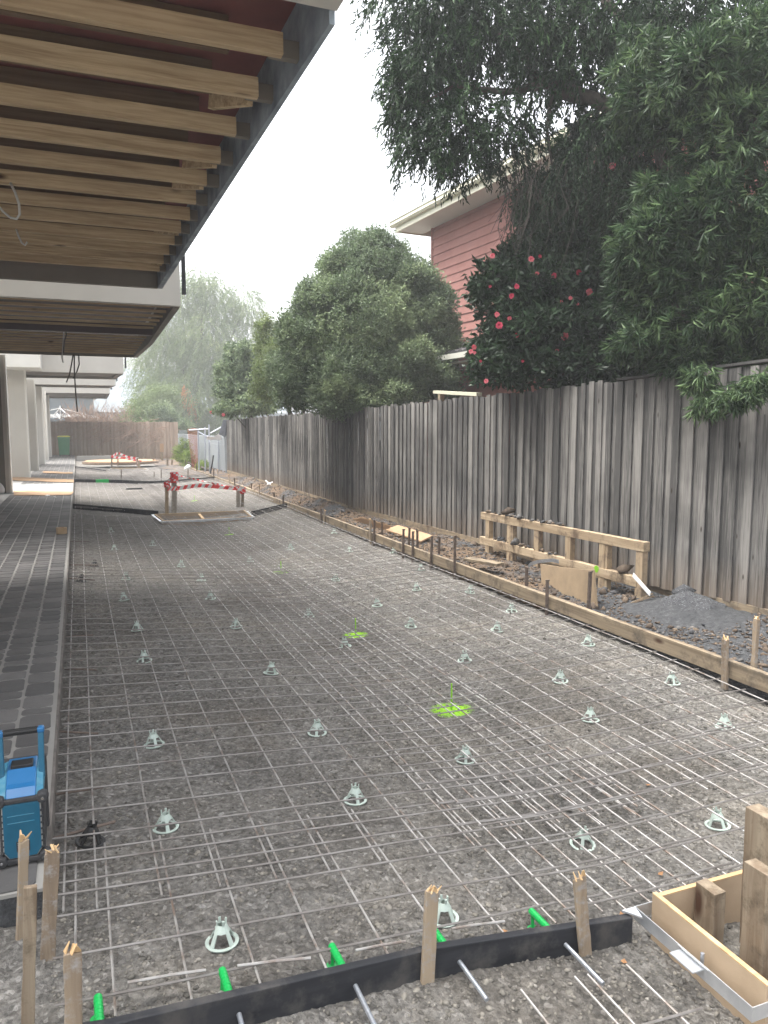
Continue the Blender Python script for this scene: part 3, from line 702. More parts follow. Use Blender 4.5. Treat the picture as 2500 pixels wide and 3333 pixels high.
# stakes along the right form
def steel_stake(base, top, label, seed, w=.032):
    r_ = random.Random(seed); base = np.array(base, float); top = np.array(top, float)
    root = empty('steel_stake', base, label=label, cat='stake', group='steel stakes along the timber form')
    d = top-base; L = np.linalg.norm(d)
    s_ = MB(); s_.box(-w/2, w/2, -.003, .003, -.08, L); s_.box(-.003, .003, .0035, w*.8, -.08, L-.004)
    o = s_.build('shaft', M['rust'], root, bevel=.001)
    h = MB(); h.box(-w*.62, w*.62, -.006, .006, L-.008, L+.004); h.build('burred_head', M['rust'], root)
    root.rotation_euler = (r_.uniform(-.04,.04), math.atan2(d[0], d[2]), r_.uniform(-.3,.3)); return root
stk_list = [('i',(2361,2200),(2361,2077),'t'),('o',(2454,2175),(2454,2010),'t'),('i',(1782,1965),(1782,1889),'s'),('o',(1713,1905),(1713,1847),'s'),('o',(1917,1982),(1917,1858),'s'),('i',(1481,1850),(1481,1744),'s'),('i',(1404,1820),(1404,1746),'s'),('o',(1429,1794),(1429,1748),'s'),('o',(1360,1782),(1360,1727),'s'),('i',(1345,1803),(1345,1731),'s'),('i',(1313,1790),(1313,1723),'s'),('o',(1326,1775),(1326,1717),'s'),('o',(1245,1731),(1245,1700),'s'),('i',(1207,1748),(1207,1692),'t'),('i',(1218,1752),(1218,1695),'s'),
 ('i',(1048,1698),(1048,1657),'s'),('i',(1056,1700),(1056,1662),'t'),('i',(922,1646),(922,1617),'s'),('o',(933,1648),(933,1621),'t'),('i',(846,1613),(846,1581),'t'),('o',(893,1617),(893,1603),'s'),('i',(765,1574),(765,1555),'s'),('i',(747,1571),(747,1545),'t'),('o',(805,1592),(805,1570),'s'),('i',(697,1552),(697,1527),'s'),('i',(709,1550),(709,1530),'t'),('i',(640,1528),(640,1508),'s'),('i',(605,1515),(605,1497),'s')]
dat = []
for side, b, t, k in stk_list:
    X_ = 3.855 if side == 'i' else 3.955
    if side == 'i': B = AT(*b, 0, 3.86); Y_ = B[1]
    else: B = GZ(*b, .09); Y_ = B[1]; X_ = max(B[0], 3.95)
    T = AT(*t, 0, X_); zt = T[2]
    dat.append((Y_, X_, min(max(zt, .15), .45), side, k))
dat.sort()
def nth(i):
    k = i+1; return f'{k}{["th","st","nd","rd"][k%10] if k%10 < 4 and k//10 != 1 else "th"}'
for i, (Y_, X_, zt, side, k) in enumerate(dat):
    tilt = random.uniform(-.015, .015)
    where = 'inside' if side == 'i' else 'behind'
    if k == 's': steel_stake((X_, Y_, -.02), (X_+tilt, Y_, zt), f'rusty steel stake {where} the timber form, {nth(i)} from the camera', i)
    else: stake_timber((X_, Y_, -.02), (X_+tilt, Y_, zt), .045, .02, M['stake'], f'timber stake {where} the timber form, {nth(i)} from the camera', group='timber stakes along the right form', seed=i+30, yaw=1.57 if side == 'i' else 1.3)
# loose stakes standing in the beds further on
for i, (b, t, lb) in enumerate([((727*.5425, 1600*1+0), None, None)][:0]): pass
far = [((395,1562),(395,1528),'rusty stake beside the green sleeve in the second form'),((502,1560),(502,1537),'short dark stake behind the taped pit'),((525,1565),(525,1529),'rusty stake just left of the tall taped post'),((612,1560),(612,1528),'rusty stake seen through the tape')]
for i, (b, t, lb) in enumerate(far):
    B = GS(b[0], b[1], .0); T = AT(t[0], t[1], 1, B[1]); steel_stake(B, T, lb, 70+i, .03)

# ------------------------------------------------------------------ middle pit with barrier tape
def pit_box(c0, c1, c2, c3, zt, label, th=.017, depth=.28, rail=True, name='pit_formwork'):
    """corners near-left, near-right, far-right, far-left (x,y)"""
    C = [np.array(c, float) for c in (c0, c1, c2, c3)]; o_ = C[0]
    root = empty(name, (o_[0], o_[1], zt-.1), label=label, cat='formwork', group='pit formwork boxes')
    zz = .1
    for i in range(4):
        a = C[i]-o_; b = C[(i+1)%4]-o_; t = (b-a)/np.linalg.norm(b-a); nn = np.array([-t[1], t[0]])
        m_ = MB(); ins = a+nn*.03+t*.03; ine = b+nn*.03-t*.03
        m_.bar((*ins, zz-.03+.04-depth/2), (*ine, zz-.03+.04-depth/2), th, depth)
        m_.build('ply_side', [M['ply']], root, bevel=.001)
        e_ = MB(); e_.bar((*ins, zz+.0125), (*ine, zz+.0125), th-.001, .003); e_.build('ply_top_edge', M['plyedge'], root)
        if rail:
            r_ = MB(); r_.bar((*a, zz-.02), (*b, zz-.02), .004, .045)
            r_.bar((*(a-nn*.02), zz+.001), (*(b-nn*.02), zz+.001), .036, .004); r_.build('metal_angle', M['alu'], root)
    return root
pz = -.12
def pp(px, py, z=-.06): p = GZ(px, py, z); return (p[0], p[1])
nl, nr, fr, fl = pp(527, 1697), pp(823, 1683), pp(800, 1663), pp(498, 1675)
root = pit_box(nl, nr, fr, fl, -.06, 'pit formwork with white metal rim and red and white tape, halfway along the site', depth=.2)
cx_, cy_ = (nl[0]+nr[0]+fr[0]+fl[0])/4, (nl[1]+nr[1]+fr[1]+fl[1])/4
m_ = MB(); m_.bar((.75, .04, .09), (.80, 1.0, .09), .05, .02); m_.build('brace', M['plyedge'], root)
m_ = MB(); m_.box(.42, .66, .10, .14, -.02, .10); m_.build('block', M['pine'], root)
# posts
def post_px(bx, by, tx, ty, w, d, mat, label, zb=-.2, splint=False, seed=0, yaw=0, group='timber posts round the pits'):
    B = GZ(bx, by, zb); T = AT(tx, ty, 1, B[1]); return stake_timber(B, T, w, d, mat, label, group=group, splint=splint, seed=seed, yaw=yaw, name='timber_post', cat='post'), B, T
_, B1, T1 = post_px(543, 1684, 543, 1572, .07, .035, M['pine'], 'short brown post at the left end of the taped pit', seed=1)
_, B2, T2 = post_px(567, 1684, 567, 1538, .10, .045, M['palepost'], 'tall pale post with tape knotted round its head', seed=2)
_, B3, T3 = post_px(775, 1668, 776, 1578, .085, .04, M['palepost'], 'pale cement splashed post at the right end of the taped pit', seed=3)
_, B4, T4 = post_px(789, 1668, 790, 1583, .06, .04, M['oldpost'], 'brown post with red tape at the right end of the taped pit', seed=4)
def tape(name, pts, w, label, group, stripe=.075, seed=0, twist=0.0, droop=0.0, wraps=()):
    r_ = random.Random(seed); P0 = np.array(pts[0], float); root = empty(name, P0, label=label, cat='barrier tape', group=group)
    mb = MB()
    for a, b in zip(pts[:-1], pts[1:]):
        a = np.array(a, float)-P0; b = np.array(b, float)-P0; L = np.linalg.norm(b-a); n_ = max(4, int(L/(stripe/2)))*2
        rows = []
        for k in range(n_+1):
            t = k/n_; p = a+(b-a)*t; p[2] -= droop*4*t*(1-t); ang = twist*t*math.pi+r_.uniform(-.06,.06)
            u = np.array([0, math.sin(ang), math.cos(ang)])*w/2
            sk = (b-a)/L*w*.35
            rows.append((p-u-sk, p, p+u+sk))
        for k in range(n_):
            m0 = 0 if (k//2) % 2 == 0 else 1
            r0, r1 = rows[k], rows[k+1]
            for j in range(2):
                mb.add([r0[j], r1[j], r1[j+1], r0[j+1]], [(0,1,2,3)], m0)
    mb.build('ribbon', [M['redp'], M['tapew']], root)
    for (c, rad, h) in wraps:
        c = np.array(c, float)-P0; k_ = MB()
        for j in range(6):
            z = c[2]-h/2+h*j/6; mi = j % 2
            for s_ in range(10):
                a0, a1 = s_*.628, (s_+1)*.628; rr = rad*(1+r_.uniform(-.1,.15)); k_.add([(c[0]+rr*math.cos(a0), c[1]+rr*math.sin(a0), z-.01*math.sin(a0*2)), (c[0]+rr*math.cos(a1), c[1]+rr*math.sin(a1), z), (c[0]+rr*math.cos(a1), c[1]+rr*math.sin(a1), z+h/5), (c[0]+rr*.9*math.cos(a0), c[1]+rr*.9*math.sin(a0), z+h/5)], [(0,1,2,3)], 0 if (s_+j) % 4 else 1)
        k_.build('knot', [M['redp'], M['tapew']], root)
    return root
def up_(p, dz, dy=0): return (p[0], p[1]+dy, p[2]+dz)
tp = AT(567, 1558, 1, B2[1]-.05)
tape('barrier_tape', [AT(548, 1590, 1, B2[1]-.06), AT(573, 1590, 1, B2[1]-.06), AT(645, 1580, 1, (B2[1]+B4[1])/2), AT(700, 1583, 1, (B2[1]+B4[1])/2+.2), AT(790, 1592, 1, B4[1]-.05)], .082,
     'wide red and white barrier tape between the posts of the middle pit', 'red and white barrier tape', .17, 1, 0, .0, [(up_(T2, -.10), .075, .2), (up_(T4, -.09), .06, .13), (up_(T1, -.03), .06, .1)])
tape('barrier_tape', [AT(575, 1545, 1, B2[1]), AT(640, 1560, 1, B2[1]+.3), AT(705, 1575, 1, B4[1]-.2), AT(775, 1588, 1, B4[1]-.06)], .035,
     'narrow twisted upper strand of red and white tape at the middle pit', 'red and white barrier tape', .1, 2, 1.0, .01)
tape('barrier_tape', [AT(568, 1545, 1, B2[1]-.06), AT(548, 1565, 1, B1[1]-.05), AT(541, 1585, 1, B1[1]-.05)], .06,
     'red and white tape sloping from the tall post to the short brown post', 'red and white barrier tape', .1, 3)
tape('barrier_tape', [AT(570, 1560, 1, B2[1]-.07), AT(576, 1580, 1, B2[1]-.07), AT(581, 1608, 1, B2[1]-.07)], .05, 'loose end of tape hanging down the tall post', 'red and white barrier tape', .1, 4)

# far pit
nl, nr, fr, fl = pp(355, 1531, -.05), pp(482, 1530, -.05), pp(470, 1524, -.05), pp(362, 1524, -.05)
pit_box(nl, nr, fr, fl, -.04, 'farthest pit formwork with white metal rim', depth=.2)
fposts = [((364,1526),(364,1489),.05,'rusty steel post left of the far pit'),((384,1524),(384,1468),.06,'tall post of the far pit wound with tape'),((447,1524),(447,1491),.06,'post at the right of the far pit wound with tape'),((452,1528),(452,1500),.10,'short pale post at the right of the far pit')]
FT = []
for i, (b, t, w, lb) in enumerate(fposts):
    _, B, T = post_px(b[0], b[1], t[0], t[1], w, w*.6, M['rust'] if i == 0 else M['oldpost'] if i < 3 else M['stake'], lb, zb=-.1, seed=20+i); FT.append((B, T))
tape('barrier_tape', [AT(362, 1487, 1, FT[0][0][1]), AT(384, 1474, 1, FT[1][0][1]), AT(415, 1487, 1, FT[1][0][1]), AT(450, 1493, 1, FT[2][0][1])], .09, 'sagging upper red and white tape at the far pit', 'red and white barrier tape', .22, 5)
tape('barrier_tape', [AT(362, 1488, 1, FT[0][0][1]), AT(400, 1490, 1, FT[1][0][1]), AT(460, 1502, 1, FT[2][0][1])], .08, 'lower red and white tape at the far pit', 'red and white barrier tape', .22, 6)
tape('barrier_tape', [AT(384, 1478, 1, FT[1][0][1]-.06), AT(383, 1524, 1, FT[1][0][1]-.06)], .13, 'tape wound down the tall post of the far pit', 'red and white barrier tape', .25, 7)
tape('barrier_tape', [AT(447, 1495, 1, FT[2][0][1]-.06), AT(446, 1524, 1, FT[2][0][1]-.06)], .13, 'tape wound down the right post of the far pit', 'red and white barrier tape', .25, 8)

# ------------------------------------------------------------------ near pit box (lower right)
PX0, PY1, PY0 = 1.695, 1.965, 1.475; ZR = .0
root = empty('pit_formwork', (PX0, PY0, ZR-.1), label='raw ply pit box with aluminium rim angle in the foreground', cat='formwork', group='pit formwork boxes')
z0 = -.12; W = 1.35; D = PY1-PY0
m_ = MB(); m_.box(.0, .0035, 0, D, .1-.045, .1); m_.box(-.006, -.0005, D*.32, D*.58, .0995, .1025) ; m_.build('metal_angle', M['alu'], root)
m_ = MB(); m_.box(0, W, D, D+.0035, .1-.045, .1); m_.build('metal_angle', M['alu'], root)
m_ = MB(); m_.box(0, W, -.0035, 0, .1-.045, .1); m_.build('metal_angle', M['alu'], root)
m_ = MB(); m_.box(-.045, -.0005, D*.36, D*.56, .088, .092); m_.build('joining_plate', M['alu'], root)
m_ = MB(); m_.add([(0,D,.101),(-.05,D+.005,.097),(-.01,D-.05,.096),(0,D,.095),(-.05,D+.005,.091),(-.01,D-.05,.09)], [(0,1,2),(5,4,3),(0,2,5,3),(2,1,4,5),(1,0,3,4)]); m_.build('corner_tab', M['alu'], root)
b0 = .055
m_ = MB(); m_.box(b0, b0+.017, .0, D-.02, -.12, .145); m_.build('ply_side', M['ply'], root)
m_ = MB(); m_.box(b0, b0+.017, .0, D-.02, .1455, .150); m_.build('ply_top_edge', M['plyedge'], root)
m_ = MB(); m_.box(b0+.0175, W, D-.045, D-.028, -.12, .145); m_.build('ply_side', M['ply'], root)
m_ = MB(); m_.box(b0+.0175, W, D-.045, D-.028, .1455, .150); m_.build('ply_top_edge', M['plyedge'], root)
m_ = MB(); m_.box(b0+.0175, W, .0, .017, -.12, .135); m_.build('ply_side', M['ply'], root)
m_ = MB(); m_.box(b0+.0175, W, .0, .017, .1355, .140); m_.build('ply_top_edge', M['plyedge'], root)
m_ = MB(); m_.tube([(.02, D*.42, .085), (.02, D*.42, .118)], .006, 8); m_.build('bolt', M['galv'], root)
def npost(bx, by, tx, ty, w, d, label, seed, yaw, mat, zb=-.2):
    s_ = .3314; B = GZ(2000+bx*s_, 2600+by*s_, zb); T = AT(2000+tx*s_, 2600+ty*s_, 1, B[1]); B[0] = T[0]
    return stake_timber(B, T, w, d, mat, label, group='timber posts in the near pit box', splint=False, seed=seed, yaw=yaw, name='timber_post', cat='post')
def npost2(x, y, zt, w, d, label, seed, yaw, mat):
    return stake_timber((x, y, -.2), (x, y, zt), w, d, mat, label, group='timber posts in the near pit box', splint=False, seed=seed, yaw=yaw, name='timber_post', cat='post')

# ------------------------------------------------------------------ radio
def make_radio():
    X0, X1, Y0 = -.312, -.152, 2.78; w = X1-X0
    root = empty('jobsite_radio', ((X0+X1)/2, Y0+.1, .122), label='dusty blue and black jobsite radio with folding handle on the path edge', cat='radio')
    h = w/2; o = -.1
    m_ = MB(); m_.box(-h+.012, h-.012, o+.012, .11, .012, .232); m_.build('body', M['rubber'], root, bevel=.012)
    # front panel (chamfered bottom)
    pts = [(-h+.022,.055),(-h+.038,.030),(h-.038,.030),(h-.022,.055),(h-.022,.222),(-h+.022,.222)]
    def slab(pts, y0, y1, mat, name, bev=.002):
        m_ = MB(); n_ = len(pts); vs = [(x, y0, z) for x, z in pts]+[(x, y1, z) for x, z in pts]
        fs = [tuple(range(n_)), tuple(range(2*n_-1, n_-1, -1))]+[(i, n_+i, n_+(i+1)%n_, (i+1)%n_) for i in range(n_)]
        m_.add(vs, fs); return m_.build(name, mat, root, bevel=bev)
    slab([(x*1.07, z-.004 if z < .06 else z+.004) for x, z in pts], o+.004, o+.016, M['greydust'], 'panel_trim')
    fp = slab(pts, o-.002, o+.012, M['blue'], 'side_panel')
    for z in (.180, .155):
        m_ = MB(); m_.box(-h+.036, h-.040, o-.0035, o-.0018, z, z+.0022); m_.build('groove', M['bluedust'], fp)
    m_ = MB(); m_.box(-.02, .022, o-.0032, o-.0019, .052, .088); lb = m_.build('rating_label', M['blackp'], fp)
    m_ = MB()
    for k in range(5): m_.box(-.016, .004+.003*(k%3), o-.0042, o-.0033, .057+k*.006, .0585+k*.006)
    m_.build('print', M['paperw'], lb)
    for sx in (-1, 1):
        for z in (.022, .232):
            m_ = MB(); cx2 = sx*(h-.012)
            m_.lathe([(0,.014),(.014,.014),(.019,.010),(.021,0),(.021,-.02),(0,-.02)], 8)
            c = m_.build('corner_bumper', M['rubber'], root, bevel=.002); c.location = (cx2, o+.004, z); c.rotation_euler = (R(90), 0, 0)
            m_ = MB(); m_.lathe([(0,.0165),(.0045,.0165),(.0055,.0145),(0,.0145)], 10); m_.build('screw', M['chrome'], c)
        # side ribs
        m_ = MB(); m_.box(sx*(h-.014)-.004, sx*(h-.014)+.004, o+.008, o+.03, .04, .215); m_.build('side_rail', M['rubber'], root, bevel=.002)
        m_ = MB()
        for k in range(7): m_.box(sx*(h-.018)-.006, sx*(h-.018)+.006, o+.002, o+.012, .05+k*.022, .056+k*.022)
        m_.build('ribs', M['rubber'], root)
    m_ = MB(); m_.box(-h+.02, h-.02, o-.004, o+.02, .224, .240); m_.build('cross_rail', M['rubber'], root, bevel=.004)
    m_ = MB(); m_.box(-h+.02, h-.02, o-.004, o+.02, .008, .026); m_.build('cross_rail', M['rubber'], root, bevel=.004)
    # sloped top
    m_ = MB(); x = h-.032
    prof = [(o+.005,.240),(o+.035,.262),(o+.055,.270),(o+.11,.300),(.11,.300),(.11,.235)]
    n_ = len(prof); vs = [(-x, y, z) for y, z in prof]+[(x, y, z) for y, z in prof]
    fs = [tuple(range(n_-1,-1,-1)), tuple(range(n_, 2*n_))]+[(i, (i+1)%n_, n_+(i+1)%n_, n_+i) for i in range(n_)]
    m_.add(vs, fs); m_.build('top_shell', M['bluehi'], root, bevel=.004)
    for sx in (-1, 1):
        m_ = MB(); vs = [(sx*x, y, z-.004) for y, z in prof]+[(sx*(x+.022), y, z-.012) for y, z in prof]; m_.add(vs, fs if sx > 0 else [tuple(reversed(f)) for f in fs]); m_.build('shoulder', M['bluedust'], root, bevel=.002)
    m_ = MB(); m_.box(-x+.012, x-.012, o+.112, o+.165, .298, .312); m_.build('battery_lid', M['blackp'], root, bevel=.003)
    m_ = MB(); m_.box(-h+.004, h-.004, .10, .125, .02, .30); m_.build('rear_guard', M['rubber'], root, bevel=.008)
    # handle
    for sx in (-1, 1):
        m_ = MB(); m_.bar((sx*(h-.016), .0, .262), (sx*(h-.014), .030, .428), .020, .018, upv=(0,1,0)); m_.build('handle_arm', M['blue'], root, bevel=.004)
        m_ = MB(); m_.box(sx*(h-.014)-.012, sx*(h-.014)+.012, .017, .045, .416, .438); m_.build('handle_corner', M['bluehi'], root, bevel=.006)
    m_ = MB(); m_.tube([(-h+.02, .031, .427), (h-.02, .031, .427)], .011, 14)
    for k in range(8):
        a = k*.785; m_.box(-h+.026, h-.026, .031+.0112*math.cos(a)-.0012, .031+.0112*math.cos(a)+.0012, .427+.0112*math.sin(a)-.0012, .427+.0112*math.sin(a)+.0012)
    m_.build('grip', M['blackp'], root)
make_radio()

# ------------------------------------------------------------------ things on the path
tp_ = GZ(201, 1737, .121)
root = empty('tape_roll', (tp_[0], tp_[1], .1215), label='brown roll of packing tape standing on the cobble path', cat='tape roll')
MB().lathe([(.040,0),(.072,0),(.072,.088),(.040,.088),(.040,0)], 28).build('roll', M['cardend'], root)
MB().lathe([(.0375,.001),(.0398,.001),(.0398,.0895),(.0375,.0895),(.0375,.001)], 28).build('core', M['card'], root)
cards = [((45,1614),(232,1612),(240,1602),(45,1597),'long cardboard strip on the near side of the pale crossing'),
         ((40,1564),(240,1571),(240,1562),(40,1552),'cardboard strip on the far side of the pale crossing'),
         ((140,1541),(236,1543),(238,1538),(140,1535),'narrow cardboard strip further along the path')]
for i, (a, b, c, d, lb) in enumerate(cards):
    P4 = [GZ(*p, .126) for p in (a, b, c, d)]; o0 = P4[0]
    n_ = 8; vs = []; fs = []
    for k in range(n_+1):
        t = k/n_; e1 = P4[0]+(P4[1]-P4[0])*t; e2 = P4[3]+(P4[2]-P4[3])*t; j = random.uniform(0,.012)
        for e, s_ in ((e1, 1), (e2, -1)):
            y = e[1]+random.uniform(-.06,.06)
            vs += [(e[0]-o0[0], y-o0[1], .001+j), (e[0]-o0[0], y-o0[1], .006+j)]
    for k in range(n_):
        a_ = k*4; b_ = a_+4; fs += [(a_+1,b_+1,b_+3,a_+3),(a_,a_+2,b_+2,b_),(a_,b_,b_+1,a_+1),(a_+2,a_+3,b_+3,b_+2)]
    fs += [(0,1,3,2),(n_*4,n_*4+2,n_*4+3,n_*4+1)]
    m_ = MB(); m_.add(vs, fs); o = m_.build('cardboard_strip', M['card'], loc=(o0[0], o0[1], .1255)); tag(o, lb, 'cardboard', 'cardboard strips on the path')
for i, (px_, py_, lb) in enumerate([(155,1614,'larger white scrap of foam on the path'),(180,1619,'smaller white scrap of foam on the path')]):
    p = GZ(px_, py_, .125); stones('foam_scrap', np.array([[p[0], p[1], .135]]), np.array([.05-.015*i]), M['white'], seed=60+i, flat=.4, label=lb, cat='litter', group='white scraps on the path')
# bag behind first wall
p = GZ(8, 1604, .12); m_ = MB(); stones('plastic_bag', np.array([[p[0]-.02, p[1]-.15, .22]]), np.array([.16]), M['white'], seed=77, flat=1.1, label='crumpled white bag at the foot of the first grey wall', cat='bag')

# black scrap on second bay, dark plastic
p = GS(437, 1593, .08); m_ = MB(); m_.box(-.22,.22,-.05,.05,0,.012); m_.tube([(-.2,0,.02),(.2,.03,.025)], .018, 6); tag(m_.build('black_offcut', M['blackp'], loc=p), 'black plastic offcut lying on the mesh of the second bay', 'offcut')
p = GS(333, 1565, .09); root = empty('dowel_sleeve', p, label='green plastic sleeve block at the second black form', cat='plastic sleeve')
MB().box(-.18,.18,-.03,.03,-.06,.045).build('tube', M['green'], root)

# ------------------------------------------------------------------ things on the soil strip
# timber frame standing against the fence
root = empty('timber_framework', (4.62, 5.6, .1), label='pine stud frame on its side against the fence, littered with clods', cat='timber frame')
RX = 4.70
def onp(px, py, x=RX): return AT(px, py, 0, x)
def Z7(x, y): return (1100+x*1400/1659, 1550+y*1400/1659)
tl = onp(*Z7(560,137)); tr = onp(*Z7(1192,254)); bl = onp(*Z7(556,231)); br = onp(*Z7(1150,386))
br[1] = tr[1]+.08; K = np.array([4.62, 5.6, .1])
def railbar(a, b, nm):
    m_ = MB(); a = a-K; b = b-K; m_.bar((a[0], a[1], a[2]-.045), (b[0], b[1], b[2]-.045), .07, .088); return m_.build(nm, M['pine_y'], root, bevel=.002)
railbar(tl, tr, 'top_rail'); railbar(bl, br, 'bottom_rail')
for i, (sx, by) in enumerate([(584,300),(668,318),(774,330),(897,350),(1030,445),(1170,465)]):
    yT = onp(*Z7(sx, 200))[1]; m_ = MB(); tz = tl[2]+(tr[2]-tl[2])*(yT-tl[1])/(tr[1]-tl[1])-.09; x_ = RX+.0+(.0 if i != 4 else 0)
    bz = zs(x_, yT)-.05
    if i == 5: yT = tr[1]+.06
    m_.box(x_-K[0]-.03, x_-K[0]+.03, yT-K[1]-.045, yT-K[1]+.045, bz-K[2], (tz if i < 5 else tz+.0)-K[2])
    m_.build('stud', M['pine'], root, bevel=.002)
    if i in (1, 4):
        m_ = MB(); m_.box(x_-K[0]-.025, x_-K[0]+.03, yT-K[1]-.082, yT-K[1]-.048, bz-K[2], tz-K[2]); m_.build('stud', M['pine'], root, bevel=.002)
# clods on rails
def clods_on(a, b, n_, lb, nm='clod', seed=0, s0=.022):
    r_ = np.random.default_rng(seed); t = r_.random(n_); pts = a+(b-a)*t[:, None]; pts[:, 0] += r_.uniform(-.03,.03,n_); sz = np.abs(r_.normal(0,.014,n_))+s0*.6; pts[:, 2] += sz*.55
    return stones(nm, pts, sz, M['clods'], seed=seed, flat=.8, label=lb, kind='stuff')
d_ = tr-tl; clods_on(tl+d_*.02, tl+d_*.56, 46, 'clods and rock chips along the top rail of the frame', 'rail_rubble', 5)
d_ = br-bl; clods_on(bl+d_*.10, bl+d_*.36, 24, 'clods heaped on the far half of the bottom rail', 'rail_rubble', 6)
clods_on(bl+d_*.36, bl+d_*.56, 16, 'clods on the middle of the bottom rail', 'rail_rubble', 7)
p = bl+d_*.93; stones('clay_clod', np.array([[p[0], p[1]+.02, p[2]+.04]]), np.array([.07]), M['clods'], seed=81, flat=.8, label='fist sized clay clod on the near end of the bottom rail', cat='clod', group='single clods on the frame')
p = tl+(tr-tl)*.20; stones('clay_clod', np.array([[p[0], p[1], p[2]+.05]]), np.array([.075]), M['clods'], seed=82, flat=.9, label='largest grey lump on the top rail of the frame', cat='clod', group='single clods on the frame')
p = bl+d_*.27; stones('clay_clod', np.array([[p[0], p[1], p[2]+.04]]), np.array([.065]), M['clods'], seed=83, flat=.9, label='round clay clod on the far part of the bottom rail', cat='clod', group='single clods on the frame')
# lime paint blob on bottom rail is a mark of its own on that rail
p = onp(*Z7(997, 358), RX-.037); m_ = MB(); m_.add([(0, .035*math.cos(a)*(1+.2*math.sin(3*a)), .035*math.sin(a)) for a in np.linspace(0, 2*math.pi, 12, endpoint=False)], [tuple(range(11,-1,-1))])
o = m_.build('paint_mark', M['lime'], root); o.location = np.array(p)-K
# plywood sheet in front
A = onp(*Z7(790,430), 4.2); B = onp(*Z7(1000,492), 4.12); Cc = onp(*Z7(985,362), 4.17); Dd = onp(*Z7(780,338), 4.25)
m_ = MB(); nseg = 8; vs = []; fs = []
for k in range(nseg+1):
    t = k/nseg; lo = A+(B-A)*t; hi = Dd+(Cc-Dd)*t; bow = .03*4*t*(1-t); lo = lo+np.array([bow,0,-.08]); hi = hi+np.array([bow,0,-.015*4*t*(1-t)])
    for off in (0, .017): vs += [lo+np.array([off,0,0])-A, hi+np.array([off,0,0])-A]
for k in range(nseg):
    a = k*4; b = a+4; fs += [(a,b,b+1,a+1),(a+2,a+3,b+3,b+2),(a+1,b+1,b+3,a+3),(a,a+2,b+2,b)]
fs += [(0,1,3,2),(nseg*4,nseg*4+2,nseg*4+3,nseg*4+1)]
m_.add(vs, fs); root2 = empty('ply_sheet', A, label='weathered ply sheet on edge held by a steel stake', cat='plywood'); m_.build('sheet', M['plyold'], root2)
# galvanised strap
pts = [onp(*Z7(x, y), 4.35) for x, y in [(735,350),(745,338),(770,330),(800,326),(830,324),(852,330)]]
m_ = MB()
for a, b in zip(pts[:-1], pts[1:]):
    a = a-pts[0]; b = b-pts[0]; m_.bar(a, b, .004, .035)
tag(m_.build('steel_strap', M['galv'], loc=pts[0]), 'curled perforated galvanised strap behind the ply sheet', 'strap')
# white strip and sticks
a = onp(*Z7(1138,380), 4.6); b = onp(*Z7(1205,455), 4.55); m_ = MB(); m_.bar((0,0,0), b-a, .004, .042); tag(m_.build('white_strip', M['white'], loc=a), 'white flat strip leaning at the near end of the frame', 'plastic strip')
for i, (p0, p1, lb) in enumerate([((1108,500),(1215,452),'upper broken pine stick below the white strip'),((1112,497),(1218,462),'lower broken pine stick below the white strip')]):
    a = onp(*Z7(*p0), 4.45); b = onp(*Z7(*p1), 4.60); m_ = MB(); m_.bar((0,0,0), b-a, .018, .014, taper=.6); tag(m_.build('broken_stick', M['pine'], loc=a), lb, 'stick', 'broken pine sticks')
# pale plank on strip
a = GZ(*Z7(490,322), .14); b = GZ(*Z7(618,345), .14); m_ = MB(); m_.bar((0,0,0), b-a, .13, .03); tag(m_.build('plank_offcut', M['form'], loc=a+np.array([.03,0,.01]), bevel=.003), 'short pale plank offcut lying behind the timber form', 'plank')
# ply offcuts near cluster (orange)
for i, (pts4, lb) in enumerate([([(185,205),(232,188),(365,228),(320,250)],'larger orange ply offcut leaning behind the stake cluster'),([(58,165),(90,157),(205,190),(185,203)],'smaller orange ply offcut further along the fence foot')]):
    zz = [.10,.18,.18,.10]; P4 = [GZ(*Z7(*p), z) for p, z in zip(pts4, zz)]; o0 = P4[0]
    vs = [p-o0 for p in P4]+[p-o0-np.array([0,0,.02]) for p in P4]
    m_ = MB(); m_.add(vs, [(0,1,2,3),(7,6,5,4),(0,4,5,1),(1,5,6,2),(2,6,7,3),(3,7,4,0)]); root3 = empty('ply_offcut', o0, label=lb, cat='plywood', group='orange ply offcuts'); m_.build('sheet', M['card'], root3)
# small white bottle-like rubbish / pipe fittings
p = GZ(868, 1578, .12); m_ = MB(); m_.bar((0,0,.0),(.25,.15,.08), .04,.02); m_.bar((.1,0,.0),(.02,.2,.10), .03,.02); m_.bar((.2,.1,.02),(.32,.0,.07),.03,.02); tag(m_.build('foam_offcuts', M['white'], loc=p), 'bundle of white plastic offcuts on the far soil heap', 'litter')
p = GZ(612, 1524, .1); stones('white_bag', np.array([[p[0], p[1], .12]]), np.array([.15]), M['white'], seed=90, flat=.9, label='round white sack among the weeds by the grey fence', cat='sack')
# brown leaves scattered
for i, (px_, py_) in enumerate([(2150,2845),(2027,2980),(1640,3030),(2030,3130),(2110,2555)]):
    lbs = ['dry leaf on the rock beyond the near pit box','dry leaf beside the near pit box stake','dry orange leaf right of the middle stake','dry leaf in front of the near form by the ply box','dry leaf in the mesh near the clay patch']
    p = GS(px_, py_, .012); m_ = MB(); m_.add([(-.014,0,.002),(0,-.010,0),(.016,.002,.006),(.002,.012,.001)], [(0,1,2,3),(3,2,1,0)]); o = m_.build('dry_leaf', M['leafbrown'], loc=p); o.rotation_euler = (0,0,i*1.3); tag(o, lbs[i], 'leaf', 'dry leaves on the ground')
# concrete lump on the heap
stones('concrete_lump', np.array([onp(2225, 1925, 4.80)]), np.array([.13]), M['heap'], seed=95, flat=.6, label='grey gravel crusted lump on top of the heap', cat='rock')
